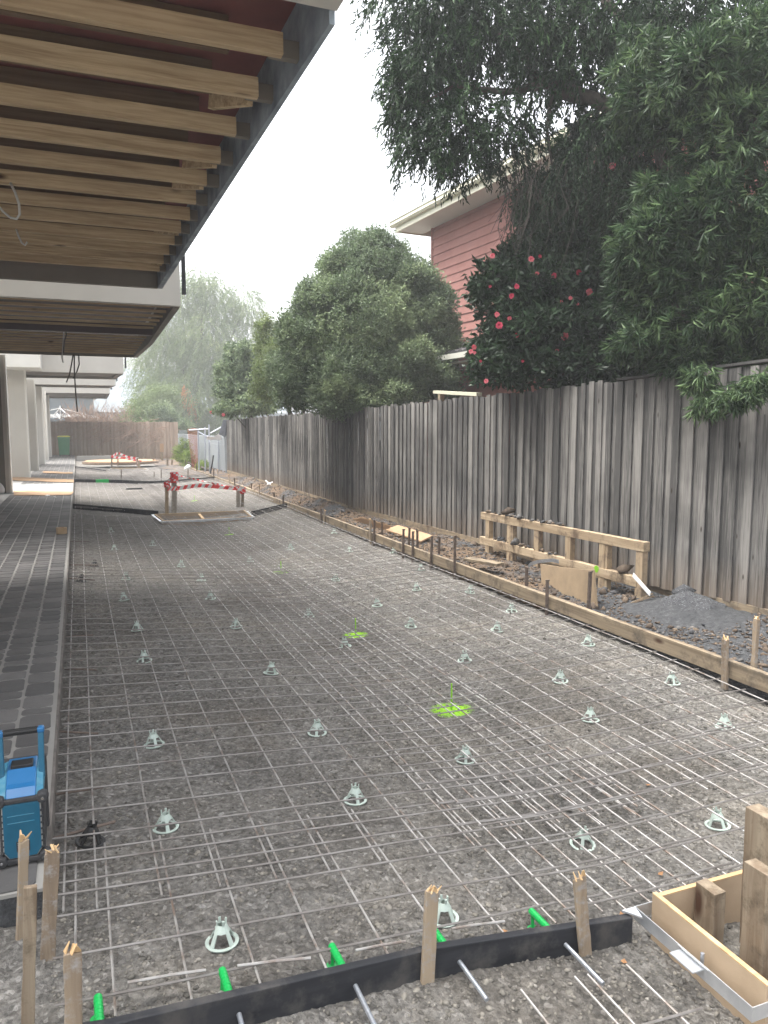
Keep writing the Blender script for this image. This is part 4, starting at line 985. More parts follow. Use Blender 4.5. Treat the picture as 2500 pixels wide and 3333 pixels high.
# heap surface sheet: near dark gravel
hx = np.arange(-.62, .62, .02); hy = np.arange(-.62, .75, .02)
X, Y = np.meshgrid(hx+4.70, hy+4.95); Zs = zsoil(X, Y)
rad = np.sqrt(((X-4.74)/.31)**2+((Y-5.0)/.33)**2); Zh = Zs+.012*(1-rad)+vnoise(X, Y, 5, 41, 4)*.07-np.clip(rad-.95, 0, 1)*.5
V = np.stack([X.ravel(), Y.ravel(), Zh.ravel()], 1); nx = len(hx); ii, jj = np.meshgrid(np.arange(nx-1), np.arange(len(hy)-1)); a = (jj*nx+ii).ravel(); Fq = np.stack([a, a+1, a+nx+1, a+nx], 1)
cen = rad.ravel()[Fq].mean(1) < 1.12; o = npmesh('gravel_heap', V, Fq[cen], M['heap'], smooth=True); tag(o, 'heap of blue-grey crushed rock against the fence', 'gravel heap', kind='stuff')

# ------------------------------------------------------------------ right paling fence
def paling_fence(y0, y1, label):
    root = empty('paling_fence', (fence_x((y0+y1)/2), (y0+y1)/2, 0), label=label, cat='fence')
    ox, oy = fence_x((y0+y1)/2), (y0+y1)/2; r_ = random.Random(5)
    mb = MB(); vals = []; y = y0; i = 0
    while y < y1:
        w = r_.uniform(.080, .105); fx = fence_x(y); ztop = float(np.interp(y, [3, 4.5, 5.4, 8, 13.8, 26.6], [2.20, 2.13, 2.10, 2.035, 1.94, 1.85]))+r_.uniform(-.02,.02)
        if y < 6.35: ztop = float(np.interp(y, [3, 4.5, 5.4, 6.35], [2.19, 2.12, 2.09, 2.06]))
        zb = .13+r_.uniform(-.015,.02); front = (i % 2 == 0)
        x_ = fx-(.0135 if front else 0)-r_.uniform(0,.003); ly = r_.uniform(-.008,.008) + (.05*math.exp(-((y-17.5)/2.5)**2))
        gap = .012 if front else -.01
        vs = []; nz = 2
        for z, o_ in ((zb, 0), (ztop, ly)):
            dx = r_.uniform(-.004,.004)
            vs += [(x_+dx-ox, y+gap/2+o_-oy, z), (x_+dx-ox, y+w-gap/2+o_-oy, z), (x_+dx+.011-ox, y+w-gap/2+o_-oy, z), (x_+dx+.011-ox, y+gap/2+o_-oy, z)]
        mb.add(vs, [(0,1,2,3),(7,6,5,4),(1,0,4,5),(2,1,5,6),(3,2,6,7),(0,3,7,4)]); vals += [r_.random()]*6
        y += w*(.80 if front else .78); i += 1
    o = mb.build('palings', M['paling'], root); face_attr(o, vals)
    pl_ = MB(); yy_ = y0
    while yy_ < y1:
        a, b = yy_, min(yy_+2.4, y1); pl_.bar((fence_x(a)-.005-ox, a-oy, .06), (fence_x(b)-.005-ox, b-.004-oy, .06), .03, .19); yy_ += 2.4
    pl_.build('plinth_board', M['form'], root)
    rl = MB(); yy_ = y0
    while yy_ < y1:
        a, b = yy_, min(yy_+2.4, y1)
        for z in (.45, 1.15, 1.75): rl.bar((fence_x(a)+.045-ox, a-oy, z), (fence_x(b)+.045-ox, b-oy, z), .04, .07)
        yy_ += 2.4
    rl.build('rear_rails', M['form'], root)
    yy_ = y0+1.0
    while yy_ < y1:
        p_ = MB(); p_.box(fence_x(yy_)+.07-ox, fence_x(yy_)+.17-ox, yy_-.05-oy, yy_+.05-oy, -.1, 1.8); p_.build('post', M['form'], root); yy_ += 2.4
    cp = MB(); cp.bar((fence_x(6.3)+.03-ox, 6.3-oy, 2.085), (fence_x(2.0)+.03-ox, 2.0-oy, 2.245), .10, .022); cp.build('capping', M['paling'], root)
paling_fence(2.2, 26.6, 'tall weathered grey timber paling fence along the right side')

# neighbour post and rail seen over the fence
root = empty('rail_stub', (6.0, 12, .0), label='pale green timber rail on a post behind the fence', cat='rail')
a = AT(1418, 1276, 0, 5.6); b = AT(1560, 1284, 0, 5.6); m_ = MB(); m_.bar(a-np.array([6.0,12,0]), b-np.array([6.0,12,0]), .09, .05); m_.build('rail', M['cream'], root)
m_ = MB(); c_ = AT(1436, 1300, 0, 5.6); m_.box(c_[0]-.04-6, c_[0]+.04-6, c_[1]-.04-12, c_[1]+.04-12, 0, a[2]-.02); m_.build('post', M['form'], root)
# white downpipe behind camellia
root = empty('white_pipe', DP(1800, 1265, 10.5), label='bent white pipe poking up behind the fence', cat='pipe')
c0 = DP(1800, 1265, 10.5); m_ = MB(); m_.tube([DP(1770,1290,10.5)-c0, DP(1800,1258,10.5)-c0, DP(1806,1240,10.5)-c0, DP(1806,1200,10.5)-c0], [.06,.06,.03,.025], 12); m_.build('pipe', M['white'], root, smooth=True)

# ------------------------------------------------------------------ far end: back fence, bin, grey fence, mesh, weeds
by0 = 45.2
root = empty('back_fence', (1.0, 44, 0), label='brown timber paling fence closing the far end of the site', cat='fence')
BA = np.array([-1.5, 45.6]); BB = np.array([4.55, 39.5])
BA2 = BA-(BB-BA)*1.2
mb = MB(); vals = []; L = np.linalg.norm(BB-BA2); u = (BB-BA2)/L; s_ = 0; i = 0; r_ = random.Random(8)
while s_ < L:
    w = .14; p = BA2+u*s_; nrm = np.array([u[1], -u[0]])*(.02 if i % 2 else 0)
    zt = 1.98+r_.uniform(-.02,.02)-.12*(s_/L); p2 = p+u*w
    mb.bar((p[0]+nrm[0]-1+u[0]*w/2, p[1]+nrm[1]-44+u[1]*w/2, -.1), (p[0]+nrm[0]-1+u[0]*w/2, p[1]+nrm[1]-44+u[1]*w/2, zt), .135, .016, upv=(u[1], -u[0], 0)); vals += [r_.random()]*6
    s_ += .125; i += 1
o = mb.build('palings', M['backpaling'], root); face_attr(o, vals)
m_ = MB(); m_.bar((BA2[0]-1, BA2[1]-44+.05, 1.5), (BB[0]-1, BB[1]-44+.05, 1.4), .05, .08); m_.build('rear_rails', M['form'], root)
# bin
p = GZ(210, 1480, .02); root = empty('wheelie_bin', (p[0], p[1]-1.5, .0), label='green wheelie bin with yellow lid before the back fence', cat='bin')
k_ = (p[1]-1.5)/p[1]
k_ = 43.6/p[1]; root.location = (float(p[0]*k_), 43.6, 0.121)
vs = [(-.24,-.25,.06),(.24,-.25,.06),(.24,.25,.06),(-.24,.25,.06),(-.29,-.34,.98),(.29,-.34,.98),(.29,.34,.98),(-.29,.34,.98)]
m_ = MB(); m_.add(vs, [(3,2,1,0),(4,5,6,7),(0,1,5,4),(1,2,6,5),(2,3,7,6),(3,0,4,7)]); m_.build('tub', M['bingreen'], root, bevel=.02)
m_ = MB(); m_.box(-.31,.31,-.36,.34,.985,1.03); m_.box(-.25,.25,-.30,.28,1.03,1.055); m_.build('lid', M['yellow'], root, bevel=.015)
m_ = MB(); m_.box(-.30,.30,-.35,-.33,.93,.975); m_.build('rim', M['bingreen'], root)
for sx in (-1, 1):
    m_ = MB(); m_.lathe([(0,.025),(.10,.025),(.10,-.025),(0,-.025)], 16); w_ = m_.build('wheel', M['rubber'], root); w_.location = (sx*.22, .30, .10); w_.rotation_euler = (0, R(90), 0)
# grey sheet steel fence
def ribbed(a, b, z0, z1, name, label, mat, pitch=.2, amp=.03, k=None):
    a = np.array(a, float); b = np.array(b, float); L = np.linalg.norm(b-a); u = (b-a)/L; nn = np.array([-u[1], u[0]]); root = empty(name, (a[0], a[1], 0), label=label, cat='fence')
    mb = MB(); n_ = int(L/pitch); vs = []; 
    for i in range(n_*4+1):
        s_ = L*i/(n_*4); o_ = amp*(1 if i % 4 in (1, 2) else 0); p = u*s_+nn*o_
        vs += [(p[0], p[1], z0), (p[0], p[1], z1), (p[0]+nn[0]*.004, p[1]+nn[1]*.004, z0), (p[0]+nn[0]*.004, p[1]+nn[1]*.004, z1)]
    fs = []
    for i in range(n_*4): a_ = i*4; fs += [(a_, a_+4, a_+5, a_+1), (a_+2, a_+3, a_+7, a_+6)]
    mb.add(vs, fs); mb.build('sheeting', mat, root)
    rl = MB(); e = u*L; rl.bar((0,0,z1+.02), (e[0], e[1], z1+.02), .06, .05); rl.bar((0,0,z1-.25), (e[0], e[1], z1-.25), .05, .04); rl.build('rails', M['colorbond'], root)
    for s_ in np.linspace(0, L, max(2, int(L/2.4)+1)):
        p = u*s_-nn*.03; m_ = MB(); m_.box(p[0]-.03, p[0]+.03, p[1]-.03, p[1]+.03, -.1, z1+.04); m_.build('post', M['colorbond'], root)
    return root
ribbed((4.72, 26.9), (4.62, 39.3), .1, 1.25, 'steel_fence', 'low pale grey ribbed steel fence beyond the paling fence', M['colorbond'])
# temporary mesh panels, droppers and rails
tf = empty('temporary_fence', (4.5, 30, 0), label='leaning galvanised pipe fence rails before the grey steel fence', cat='fence')
K3 = np.array([4.5, 30, 0])
def tubepx(pts, dep, r, nm, mat, root):
    P_ = [DP(x, y, dep)-K3 for x, y in pts]; m_ = MB(); m_.tube(P_, r, 6); return m_.build(nm, mat, root)
for (pts, nm) in [([(683,1550),(680,1382)],'upright'),([(711,1550),(712,1420)],'upright'),([(668,1545),(667,1390)],'upright'),([(648,1530),(645,1400)],'upright'),([(685,1410),(720,1390)],'rail'),([(615,1400),(678,1396)],'rail'),([(645,1405),(676,1422)],'rail'),([(726,1550),(727,1440)],'upright')]:
    tubepx(pts, 27.5, .028, nm, M['galv'], tf)
# shade cloth hung between
def ribbon(ptsA, ptsB, name, mat, label, cat, dep):
    o0 = DP(*ptsA[0], dep); vs = []; n_ = len(ptsA)
    for a, b in zip(ptsA, ptsB): vs += [DP(*a, dep)-o0, DP(*b, dep+.1)-o0]
    vs2 = [v+np.array([.01,.02,0]) for v in vs]; fs = [(2*i,2*i+2,2*i+3,2*i+1) for i in range(n_-1)]; m = len(vs)
    fs += [tuple(m+k for k in reversed(f)) for f in fs]
    mb = MB(); mb.add(vs+vs2, fs); o = mb.build(name, mat, loc=o0); return tag(o, label, cat)
def net(A, B, name, mat, label, cat, dep):
    o0 = DP(*A[0], dep); mb = MB(); ns, nr = 12, 20
    def pt(u, v):
        s_ = u*(len(A)-1); i = min(int(s_), len(A)-2); f = s_-i
        a = np.array(A[i], float)*(1-f)+np.array(A[i+1], float)*f; b = np.array(B[i], float)*(1-f)+np.array(B[i+1], float)*f; p = a*(1-v)+b*v
        return DP(p[0], p[1], dep+.12*math.sin(u*6))-o0
    for i in range(ns+1):
        for j in range(nr): mb.bar(pt(i/ns, j/nr), pt(i/ns, (j+1)/nr), .012, .006)
    for j in range(nr+1):
        for i in range(ns): mb.bar(pt(i/ns, j/nr), pt((i+1)/ns, j/nr), .03, .006)
    return tag(mb.build(name, mat, loc=o0), label, cat)
ribbon([(674,1420),(684,1422),(696,1421),(708,1414),(716,1408)], [(674,1430),(684,1432),(696,1431),(708,1432),(730,1432)], 'white_cloth', M['white'], 'white cloth slung between two galvanised pipes', 'cloth', 27)
ribbon([(726,1368),(730,1366),(738,1367),(748,1366)], [(712,1414),(722,1418),(732,1424),(744,1400)], 'grey_cloth', M['cloth'], 'grey cloth draped over the far end of the paling fence', 'cloth', 26.2)
net([(611,1398),(628,1394),(645,1396)], [(627,1525),(640,1530),(648,1528)], 'orange_barrier', M['orange'], 'orange barrier mesh hanging beside the weeds', 'barrier mesh', 29)
net([(584,1402),(596,1400),(608,1402)], [(578,1500),(592,1505),(606,1500)], 'wire_panel', M['colorbond'], 'leaning grey wire panel left of the orange mesh', 'wire panel', 31)
p = GZ(690, 1545, .1); m_ = MB(); q1 = DP(695, 1482, 26); q0 = DP(684, 1546, 26); m_.bar((0,0,0), q1-q0, .06, .03); tag(m_.build('black_picket', M['blackmetal'], loc=q0), 'black steel picket leaning at the end of the paling fence', 'picket')
p = DP(528, 1500, 37); root = empty('marker_board', (p[0], p[1], -.02), label='small orange timber board on a stump near the far round cover', cat='marker'); m_ = MB(); m_.box(-.09,.09,-.03,.03,.45,.85); m_.build('board', M['card'], root); m_ = MB(); m_.box(-.05,.05,-.05,.05,0,.45); m_.build('stump', M['form'], root)
# round cover board at far end
p = GZ(405, 1509, .05); root = empty('round_cover', (1.75, 36.4, .08), label='large round tan timber cover at the far end', cat='cover'); MB().lathe([(0,.06),(1.5,.06),(1.52,.03),(1.5,0),(0,0)], 40).build('disc', M['card'], root)
m_ = MB(); m_.lathe([(1.53,.02),(1.62,.02),(1.64,-.06),(1.53,-.06)], 40); m_.build('soil_rim', M['clod'], root)
root = empty('concrete_upstand', (.9, 39.6, 0), label='low grey concrete upstand near the back fence', cat='concrete edge'); MB().box(-1.0,1.2,-.1,.1,-.1,.25).build('edge', M['concrete'], root)
for i, (px_, yb, yt) in enumerate([(303,1495,1478),(327,1497,1475),(347,1497,1478),(468,1496,1480),(545,1520,1495),(560,1515,1498),(500,1508,1490)]):
    B = GZ(px_, yb, 0.0); T = AT(px_, yt, 1, B[1]); stake_timber(B, T, .07, .05, M['oldpost'], f'small stake at the far end of the site, {ords[i]} from the path'.replace('nearest from', 'nearest to'), group='small stakes at the far end', splint=False, seed=40+i)

# ------------------------------------------------------------------ foliage tools
def leaves(P, D, length, width, rnd, up=None, bend=.15, r_=rng):
    """P base (n,3), D unit dir (n,3) -> V,F,attr (quad folded into two tris along the midrib)"""
    n_ = len(P); Lg = length*r_.uniform(.7, 1.2, n_)[:, None]; Wd = width*r_.uniform(.75, 1.2, n_)[:, None]
    A = r_.normal(0, 1, (n_, 3)); S = np.cross(D, A); S /= np.linalg.norm(S, axis=1)[:, None]+1e-9; Nn = np.cross(S, D)
    mid = P+D*Lg*.45+Nn*Lg*bend
    tip = P+D*Lg+Nn*Lg*bend*.3
    V = np.stack([P, mid-S*Wd/2+Nn*Wd*.15, tip, mid+S*Wd/2+Nn*Wd*.15], 1).reshape(-1, 3)
    b = (np.arange(n_)*4)[:, None]; Fc = np.concatenate([b+np.array([[0, 1, 2]]), b+np.array([[0, 2, 3]])], 1).reshape(-1, 3)
    return V, Fc, np.repeat(rnd, 2)
def blob_pts(blobs, n_, shell=.55, r_=rng):
    """blobs: (center, (rx,ry,rz), weight)"""
    w = np.array([b[2] for b in blobs], float); w /= w.sum(); idx = r_.choice(len(blobs), n_, p=w)
    C = np.array([b[0] for b in blobs])[idx]; S = np.array([b[1] for b in blobs])[idx]
    d = r_.normal(0, 1, (n_, 3)); d /= np.linalg.norm(d, axis=1)[:, None]; rad = (r_.random(n_)**shell)[:, None]
    return C+d*S*rad, d, idx
def unit(a): return a/(np.linalg.norm(a, axis=1)[:, None]+1e-9)
def strands(starts, dirs, nleaf, L, droop, r_=rng):
    """drooping sprigs: returns leaf base points and directions"""
    n_ = len(starts); t = np.linspace(.08, 1, nleaf)[None, :, None]; Ls = (L*r_.uniform(.5, 1.2, n_))[:, None, None]
    P = starts[:, None]+dirs[:, None]*t*Ls+np.array([0,0,-1.])*droop*(t**2)*Ls
    T = dirs[:, None]+np.array([0,0,-1.])*droop*2*t
    T = T/np.linalg.norm(T, axis=2)[..., None]
    P = P+r_.normal(0, .008, P.shape); dd = T+r_.normal(0, .42, P.shape)
    return P.reshape(-1, 3), unit(dd.reshape(-1, 3))
def lumps(A, m, rs, seed, jit=1.0):
    r_ = np.random.default_rng(seed); out = []
    for (c, s_, w) in A:
        s_ = np.array(s_)
        for k in range(m):
            d = r_.normal(0, 1, 3); d /= np.linalg.norm(d); f = rs*r_.uniform(.6, 1.25)
            out.append((np.array(c)+d*s_*r_.uniform(.55, .95)*jit, tuple(s_*f), w*f*f))
    k_ = 1.4*sum(a[2] for a in A)/sum(o[2] for o in out)
    return list(A)+[(c, s_, w*k_) for c, s_, w in out]
def foliage(name, mat, parent, parts):
    V = []; Fq = []; A = []; o_ = 0
    for v, f, a in parts: V.append(v); Fq.append(f+o_); A.append(a); o_ += len(v)
    V = np.concatenate(V)-np.array(parent.location); return npmesh(name, V, np.concatenate(Fq), mat, parent, attr=np.concatenate(A))
def limbs(root, paths, mat, name='branch', one=None):
    L0 = np.array(root.location)
    for i, (pts, r0, r1) in enumerate(paths):
        m_ = MB(); n_ = len(pts); m_.tube([np.array(p, float)-L0 for p in pts], [r0+(r1-r0)*k/(n_-1) for k in range(n_)], 8); m_.build(name if i or not one else one, mat, root, smooth=True)
def blobs_px(L, depth_scale=1.0):
    out = []
    for (px_, py_, dep, rpx, rpy, w) in L:
        c = DP(px_, py_, dep); rx = rpx*dep/F; rz = rpy*dep/F; out.append((c, (rx, rx*depth_scale, rz), w*rx*rz))
    return out

# --- big weeping tree upper right
def big_tree():
    base = np.array([6.9, 6.6, 0.0]); root = empty('weeping_tree', base, label='big dark weeping tree leaning over the fence, top right', cat='tree')
    limbs(root, [([base, base+[-.1,.2,1.5], base+[-.2,.4,3.0], DP(2150, 420, 8.2)], .20, .12),
                 ([DP(2150, 420, 8.2), DP(1950, 330, 8.5), DP(1800, 270, 8.8), DP(1650, 300, 9.0)], .10, .04),
                 ([DP(1900, 320, 8.6), DP(1840, 310, 8.7), DP(1760, 260, 8.9), DP(1700, 180, 9), DP(1600, 90, 9.2)], .07, .02),
                 ([DP(2150, 420, 8.2), DP(2100, 150, 8.4), DP(1900, -80, 8.8)], .10, .04),
                 ([DP(1650, 300, 9.0), DP(1480, 280, 9.2), DP(1350, 350, 9.3)], .04, .012),
                 ([DP(2150, 420, 8.2), DP(2350, 250, 7.8), DP(2500, 100, 7.4)], .08, .03),
                 ([DP(1800, 270, 8.8), DP(1780, 420, 8.8), DP(1800, 560, 8.8)], .03, .01)], M['bark'], 'limb', 'trunk')
    A = blobs_px([(1440,60,9.3,170,170,1.2),(1400,250,9.3,130,170,1.1),(1330,330,9.4,80,150,.9),(1480,420,9.2,150,130,1.1),(1370,470,9.2,90,80,.8),(1600,120,9,180,170,1.1),(1640,430,9,140,120,.9),(1500,520,9.1,80,60,.7),
                  (1820,60,8.8,180,150,1.1),(1760,230,8.8,90,90,.4),(1870,200,8.6,130,130,.8),(2020,90,8.3,200,160,1.1),(2250,60,7.8,200,150,1.1),(2450,120,7.4,180,180,1),(1950,430,8.3,130,90,.6),(2150,330,8,150,120,.9),(1290,200,9.5,60,90,.5),(1350,-60,9.4,160,130,1),(1700,-100,9,260,140,1),(2100,-120,8.4,300,140,1)], 1.6)
    r_ = np.random.default_rng(31); n_ = 4300
    S_, d, idx = blob_pts(A, n_, .5, r_); dd = unit(d*np.array([.5,.5,.25])+np.array([0,0,-.55])+r_.normal(0,.2,(n_,3)))
    P_, D_ = strands(S_, dd, 14, .24, .30, r_); rn = np.repeat(r_.random(n_), 14)*.5+r_.random(len(P_))*.5
    foliage('crown', M['l_weep'], root, [leaves(P_, D_, .092, .019, rn, r_=r_)])
    # twiggy hanging skirt
    m_ = MB(); tw = random.Random(4)
    for k in range(150):
        px_ = tw.uniform(1640, 2150); py_ = tw.uniform(470, 640)+(px_-1650)*.05; dep = tw.uniform(8.2, 9.2); a = DP(px_, py_, dep); L_ = tw.uniform(.3, .95)
        mid = a+np.array([tw.uniform(-.15,.15), tw.uniform(-.15,.15), -L_*.5]); e = mid+np.array([tw.uniform(-.2,.2), tw.uniform(-.2,.2), -L_*.5])
        m_.tube([a-base, mid-base, e-base], [.005, .0035, .002], 4, cap=False)
        for j in range(2):
            f_ = mid+np.array([tw.uniform(-.18,.18), tw.uniform(-.15,.15), tw.uniform(-.3,.0)]); m_.tube([mid-base, f_-base], [.003, .0015], 3, cap=False)
    m_.build('twigs', M['twig'], root)
    B = blobs_px([(1900,560,8.6,170,90,1),(1780,620,8.7,110,110,.8),(2060,600,8.2,120,110,1)], 1.5)
    S_, d, idx = blob_pts(B, 420, .5, r_); dd = unit(d*.4+np.array([0,0,-.8])); P_, D_ = strands(S_, dd, 14, .45, .3, r_)
    foliage('twig_leaves', M['l_weep'], root, [leaves(P_, D_, .07, .011, r_.random(len(P_))*.4, r_=r_)])
big_tree()
# --- lance-leaved shrub at right edge, in front of / over fence
def lance():
    base = np.array([6.1, 5.0, 0.0]); root = empty('lance_leaf_shrub', base, label='bright lance-leaved shrub spilling over the near fence', cat='shrub')
    limbs(root, [([base, base+[-.1,.1,1.2], base+[-.2,.1,2.4], DP(2350, 700, 6.9)], .09, .03), ([base+[-.1,.1,1.2], DP(2200, 1000, 6.9), DP(2100, 900, 7)], .04, .015), ([base+[-.1,.1,1.8], DP(2480, 600, 6.6), DP(2450, 300, 6.6)], .05, .02)], M['bark'], 'limb', 'trunk')
    A = blobs_px([(2380,720,6.8,180,170,1.2),(2230,800,7.0,170,190,1.0),(2420,980,6.7,170,160,1.2),(2150,950,7.2,150,120,1.0),(2230,1080,7.1,180,110,1.1),(2130,1120,7.3,110,70,.8),(2450,1180,6.8,120,70,.8),(2400,450,6.7,170,130,.8),(2250,300,7,170,150,.7),(2400,200,6.8,170,150,.6),(2160,620,7.2,100,80,.5),(2090,250,7.4,110,140,.45),(2300,1180,7.0,150,60,.8)], 1.3)
    r_ = np.random.default_rng(52); n_ = 7500; A = lumps(A, 9, .36, 552); S_, d, idx = blob_pts(A, n_, .42, r_)
    k = 8; ax = unit(d*.7+np.array([0,0,-.15])+r_.normal(0,.4,(n_,3)))
    P_ = np.repeat(S_, k, 0)+r_.normal(0,.012,(n_*k,3)); D_ = unit(np.repeat(ax, k, 0)+r_.normal(0,.55,(n_*k,3))+np.array([0,0,-.25]))
    rn = np.repeat(r_.random(n_), k)*.55+r_.random(n_*k)*.45
    pts = [leaves(P_, D_, .125, .018, rn, r_=r_, bend=.1)]
    # overhanging sprays on site side of the fence
    O = blobs_px([(2280,1240,6.45,55,60,1),(2290,1320,6.35,40,35,.9),(2400,1290,6.1,70,30,.9),(2370,1320,6.1,40,25,.5),(2470,1235,6.0,45,45,.8),(2430,1270,6.05,60,30,.8)], 1.0)
    S_, d, idx = blob_pts(O, 240, .6, r_); ax = unit(d*.3+np.array([0,0,-.75])+r_.normal(0,.25,(240,3))); P_ = np.repeat(S_, k, 0)+r_.normal(0,.012,(240*k,3)); D_ = unit(np.repeat(ax, k, 0)+r_.normal(0,.5,(240*k,3)))
    pts.append(leaves(P_, D_, .105, .014, .35+.6*r_.random(240*k), r_=r_, bend=.1))
    foliage('crown', M['l_fresh'], root, pts)
    limbs(root, [([DP(2330,1190,6.8), DP(2300,1225,6.5), DP(2285,1300,6.35)], .008, .003), ([DP(2500,1210,6.3), DP(2440,1260,6.1), DP(2370,1310,6.1)], .008, .003)], M['bark'], 'twig')
lance()
# --- camellia
def flower(root, p, s_, mat, r_):
    m_ = MB()
    for ring, (n_, ra, tl_) in enumerate([(7, 1.0, .25), (6, .75, .55), (5, .5, .9), (3, .25, 1.2)]):
        for k in range(n_):
            a = 2*math.pi*k/n_+ring*.5; c, s2 = math.cos(a), math.sin(a); w = .55*s_*ra; ro = s_*ra; zz = s_*tl_*.5
            w *= 1.5; j = r_.uniform(.85, 1.1); ro *= j
            m_.add([(0,0,-.1*s_), (c*ro*.5-s2*w*.45, s2*ro*.5+c*w*.45, zz*.5), (c*ro*.9-s2*w*.42, s2*ro*.9+c*w*.42, zz), (c*ro*1.05, s2*ro*1.05, zz*.9), (c*ro*.9+s2*w*.42, s2*ro*.9-c*w*.42, zz), (c*ro*.5+s2*w*.45, s2*ro*.5-c*w*.45, zz*.5)], [(0,1,2,3,4,5)])
    o = m_.build('flower', mat, root); o.location = np.array(p)-np.array(root.location); d = Vector([float(v) for v in (CAM-np.array(p))])+Vector((r_.uniform(-3,3), r_.uniform(-3,3), r_.uniform(-2,3))); o.rotation_euler = d.to_track_quat('Z', 'Y').to_euler(); return o
def camellia(name, label, base, bl, n_, flowers, seed, lsize, mat, fsize=.04, trunk=None, depth=1.3, shell=.45, group=None):
    root = empty(name, base, label=label, cat='shrub', group=group); r_ = np.random.default_rng(seed); rr = random.Random(seed)
    A = blobs_px(bl, depth)
    for (c, s_, w) in A[:7]:
        mid = (np.array(base)+c)/2+np.array([rr.uniform(-.2,.2), rr.uniform(-.2,.2), .1]); limbs(root, [([np.array(base)+[rr.uniform(-.1,.1),0,0], mid, c], .045, .012)], M['bark'], 'branch')
    A = lumps(A, 10, .36, seed+500); S_, d, idx = blob_pts(A, n_, shell, r_); k = 5; ax = unit(d*.8+np.array([0,0,.15])+r_.normal(0,.4,(n_,3)))
    P_ = np.repeat(S_, k, 0)+np.repeat(ax, k, 0)*r_.uniform(-.06,.03,(n_*k,1))*lsize/.08+r_.normal(0,.01,(n_*k,3)); D_ = unit(np.repeat(ax, k, 0)*.5+r_.normal(0,.6,(n_*k,3))+np.array([0,0,-.15]))
    foliage('crown', mat, root, [leaves(P_, D_, lsize, lsize*.46, np.repeat(r_.random(n_), k)*.4+r_.random(n_*k)*.6, r_=r_, bend=.12)])
    for (px_, py_, dep, s_, pale) in flowers: flower(root, DP(px_, py_, dep+.12), fsize*s_*.72, M['petalp'] if pale else M['petal'], rr)
    return root
fl = []
z4 = 1300/1659
for (x, y, s_, pl_) in [(1015,690,1.3,1),(1108,1005,1,1),(675,1076,1,1),(515,1062,.9,1),(712,1065,.6,0),(875,1132,1.1,0),(700,1136,.7,1),(770,1145,.9,0),(915,1212,1.1,1),(615,1190,.9,0),(594,1230,.9,0),(838,1238,.7,1),(800,1253,.5,1),(868,1263,.5,1),(533,1306,.9,1),(542,1352,1.2,0),(585,1323,.8,1),(708,1300,.8,0),(840,1333,1,1),(815,1396,1.3,1),(683,1377,.9,0),(615,1392,.8,0),(438,1442,.9,1),(425,1460,.8,1),(440,1465,.6,1),(783,1455,.6,1),(488,1583,.8,1),(465,1500,.5,0),(505,1190,.5,0),(1170,1243,.7,1),(640,1500,.5,0)]:
    fl.append((1200+x*z4, y*z4, 8.35 if y > 800 else 8.3, s_*1.15, pl_))
camellia('camellia_bush', 'large dark camellia bush covered in pink flowers behind the fence', np.array([5.9, 7.8, 0.]),
         [(1680,960,9.2,140,140,1),(1850,900,9.2,190,190,1.2),(1720,1100,9.1,170,120,1.1),(1950,1080,9.0,200,150,1.2),(1640,1180,9.0,110,75,.8),(1830,1200,8.9,200,80,1),(2050,900,9.0,180,200,1.1),(1900,700,9.3,180,170,1),(2050,620,9.1,160,130,.8),(1800,760,9.3,140,130,.8),(1980,480,9.2,150,120,.7),(1800,640,9.2,120,110,.7),(2080,760,9.0,120,140,.8),(1760,880,9.3,130,110,.8),(1610,1110,9.2,80,60,.6),(1690,830,9.4,70,60,.5),(1560,1190,9.1,45,60,.4),(2000,1190,8.7,160,70,1),(2100,1150,8.6,150,80,.8)], 16000, fl, 61, .098, M['l_cam'])
# --- round bush, mid distance
def bush(name, label, base, bl, n_, seed, ls, mat, k=9, depth=1.2, spread=.07, limbs_n=6, shell=.38, cat='shrub', lw=.42, group=None, extra=None):
    root = empty(name, base, label=label, cat=cat, group=group); r_ = np.random.default_rng(seed); rr = random.Random(seed); A = blobs_px(bl, depth)
    for (c, s_, w) in A[:limbs_n]:
        mid = (np.array(base)+c)/2+np.array([rr.uniform(-.25,.25), rr.uniform(-.25,.25), .1]); limbs(root, [([np.array(base)+[rr.uniform(-.15,.15),rr.uniform(-.15,.15),0], mid, c, c+[rr.uniform(-.4,.4),0,s_[2]*.6]], .05, .01)], M['bark'], 'branch')
    A = lumps(A, 16, .30, seed+500); S_, d, idx = blob_pts(A, n_, shell, r_); S_ = S_+r_.normal(0, .02*spread/.07, S_.shape); tone = r_.random(len(A))[idx]
    P_ = np.repeat(S_, k, 0)+r_.normal(0, spread*.6, (n_*k, 3)); D_ = unit(np.repeat(d, k, 0)*.7+r_.normal(0,.8,(n_*k,3))+np.array([0,0,.2]))
    rn = np.repeat(np.clip(r_.random(n_)*.3+tone*.7, 0, 1), k)*.8+r_.random(n_*k)*.2
    foliage('crown', mat, root, [leaves(P_, D_, ls, ls*lw, rn, r_=r_)]); return root
bush('round_bush', 'big rounded small-leaved evergreen bush leaning on the fence', np.array([5.9, 13.2, 0.]),
     [(1180,880,15,130,100,1),(1290,920,15,130,100,1),(1060,1010,15,110,120,1),(1200,1060,14.8,200,150,1.2),(1380,1030,14.8,110,130,1),(1000,1160,14.8,110,130,1),(1150,1220,14.6,180,110,1.1),(1330,1200,14.4,150,100,1),(1420,1120,14.6,80,80,.8),(960,1270,14.6,80,70,.8),(930,1210,15.5,60,90,.7),(1250,1290,14.2,150,50,.9),(1100,1310,14.2,110,45,.8),(1430,1240,14.0,70,60,.7),(1240,810,15.2,80,50,.6),(1150,790,15.2,45,45,.4)], 24000, 71, .072, M['l_pitto'], shell=.4)
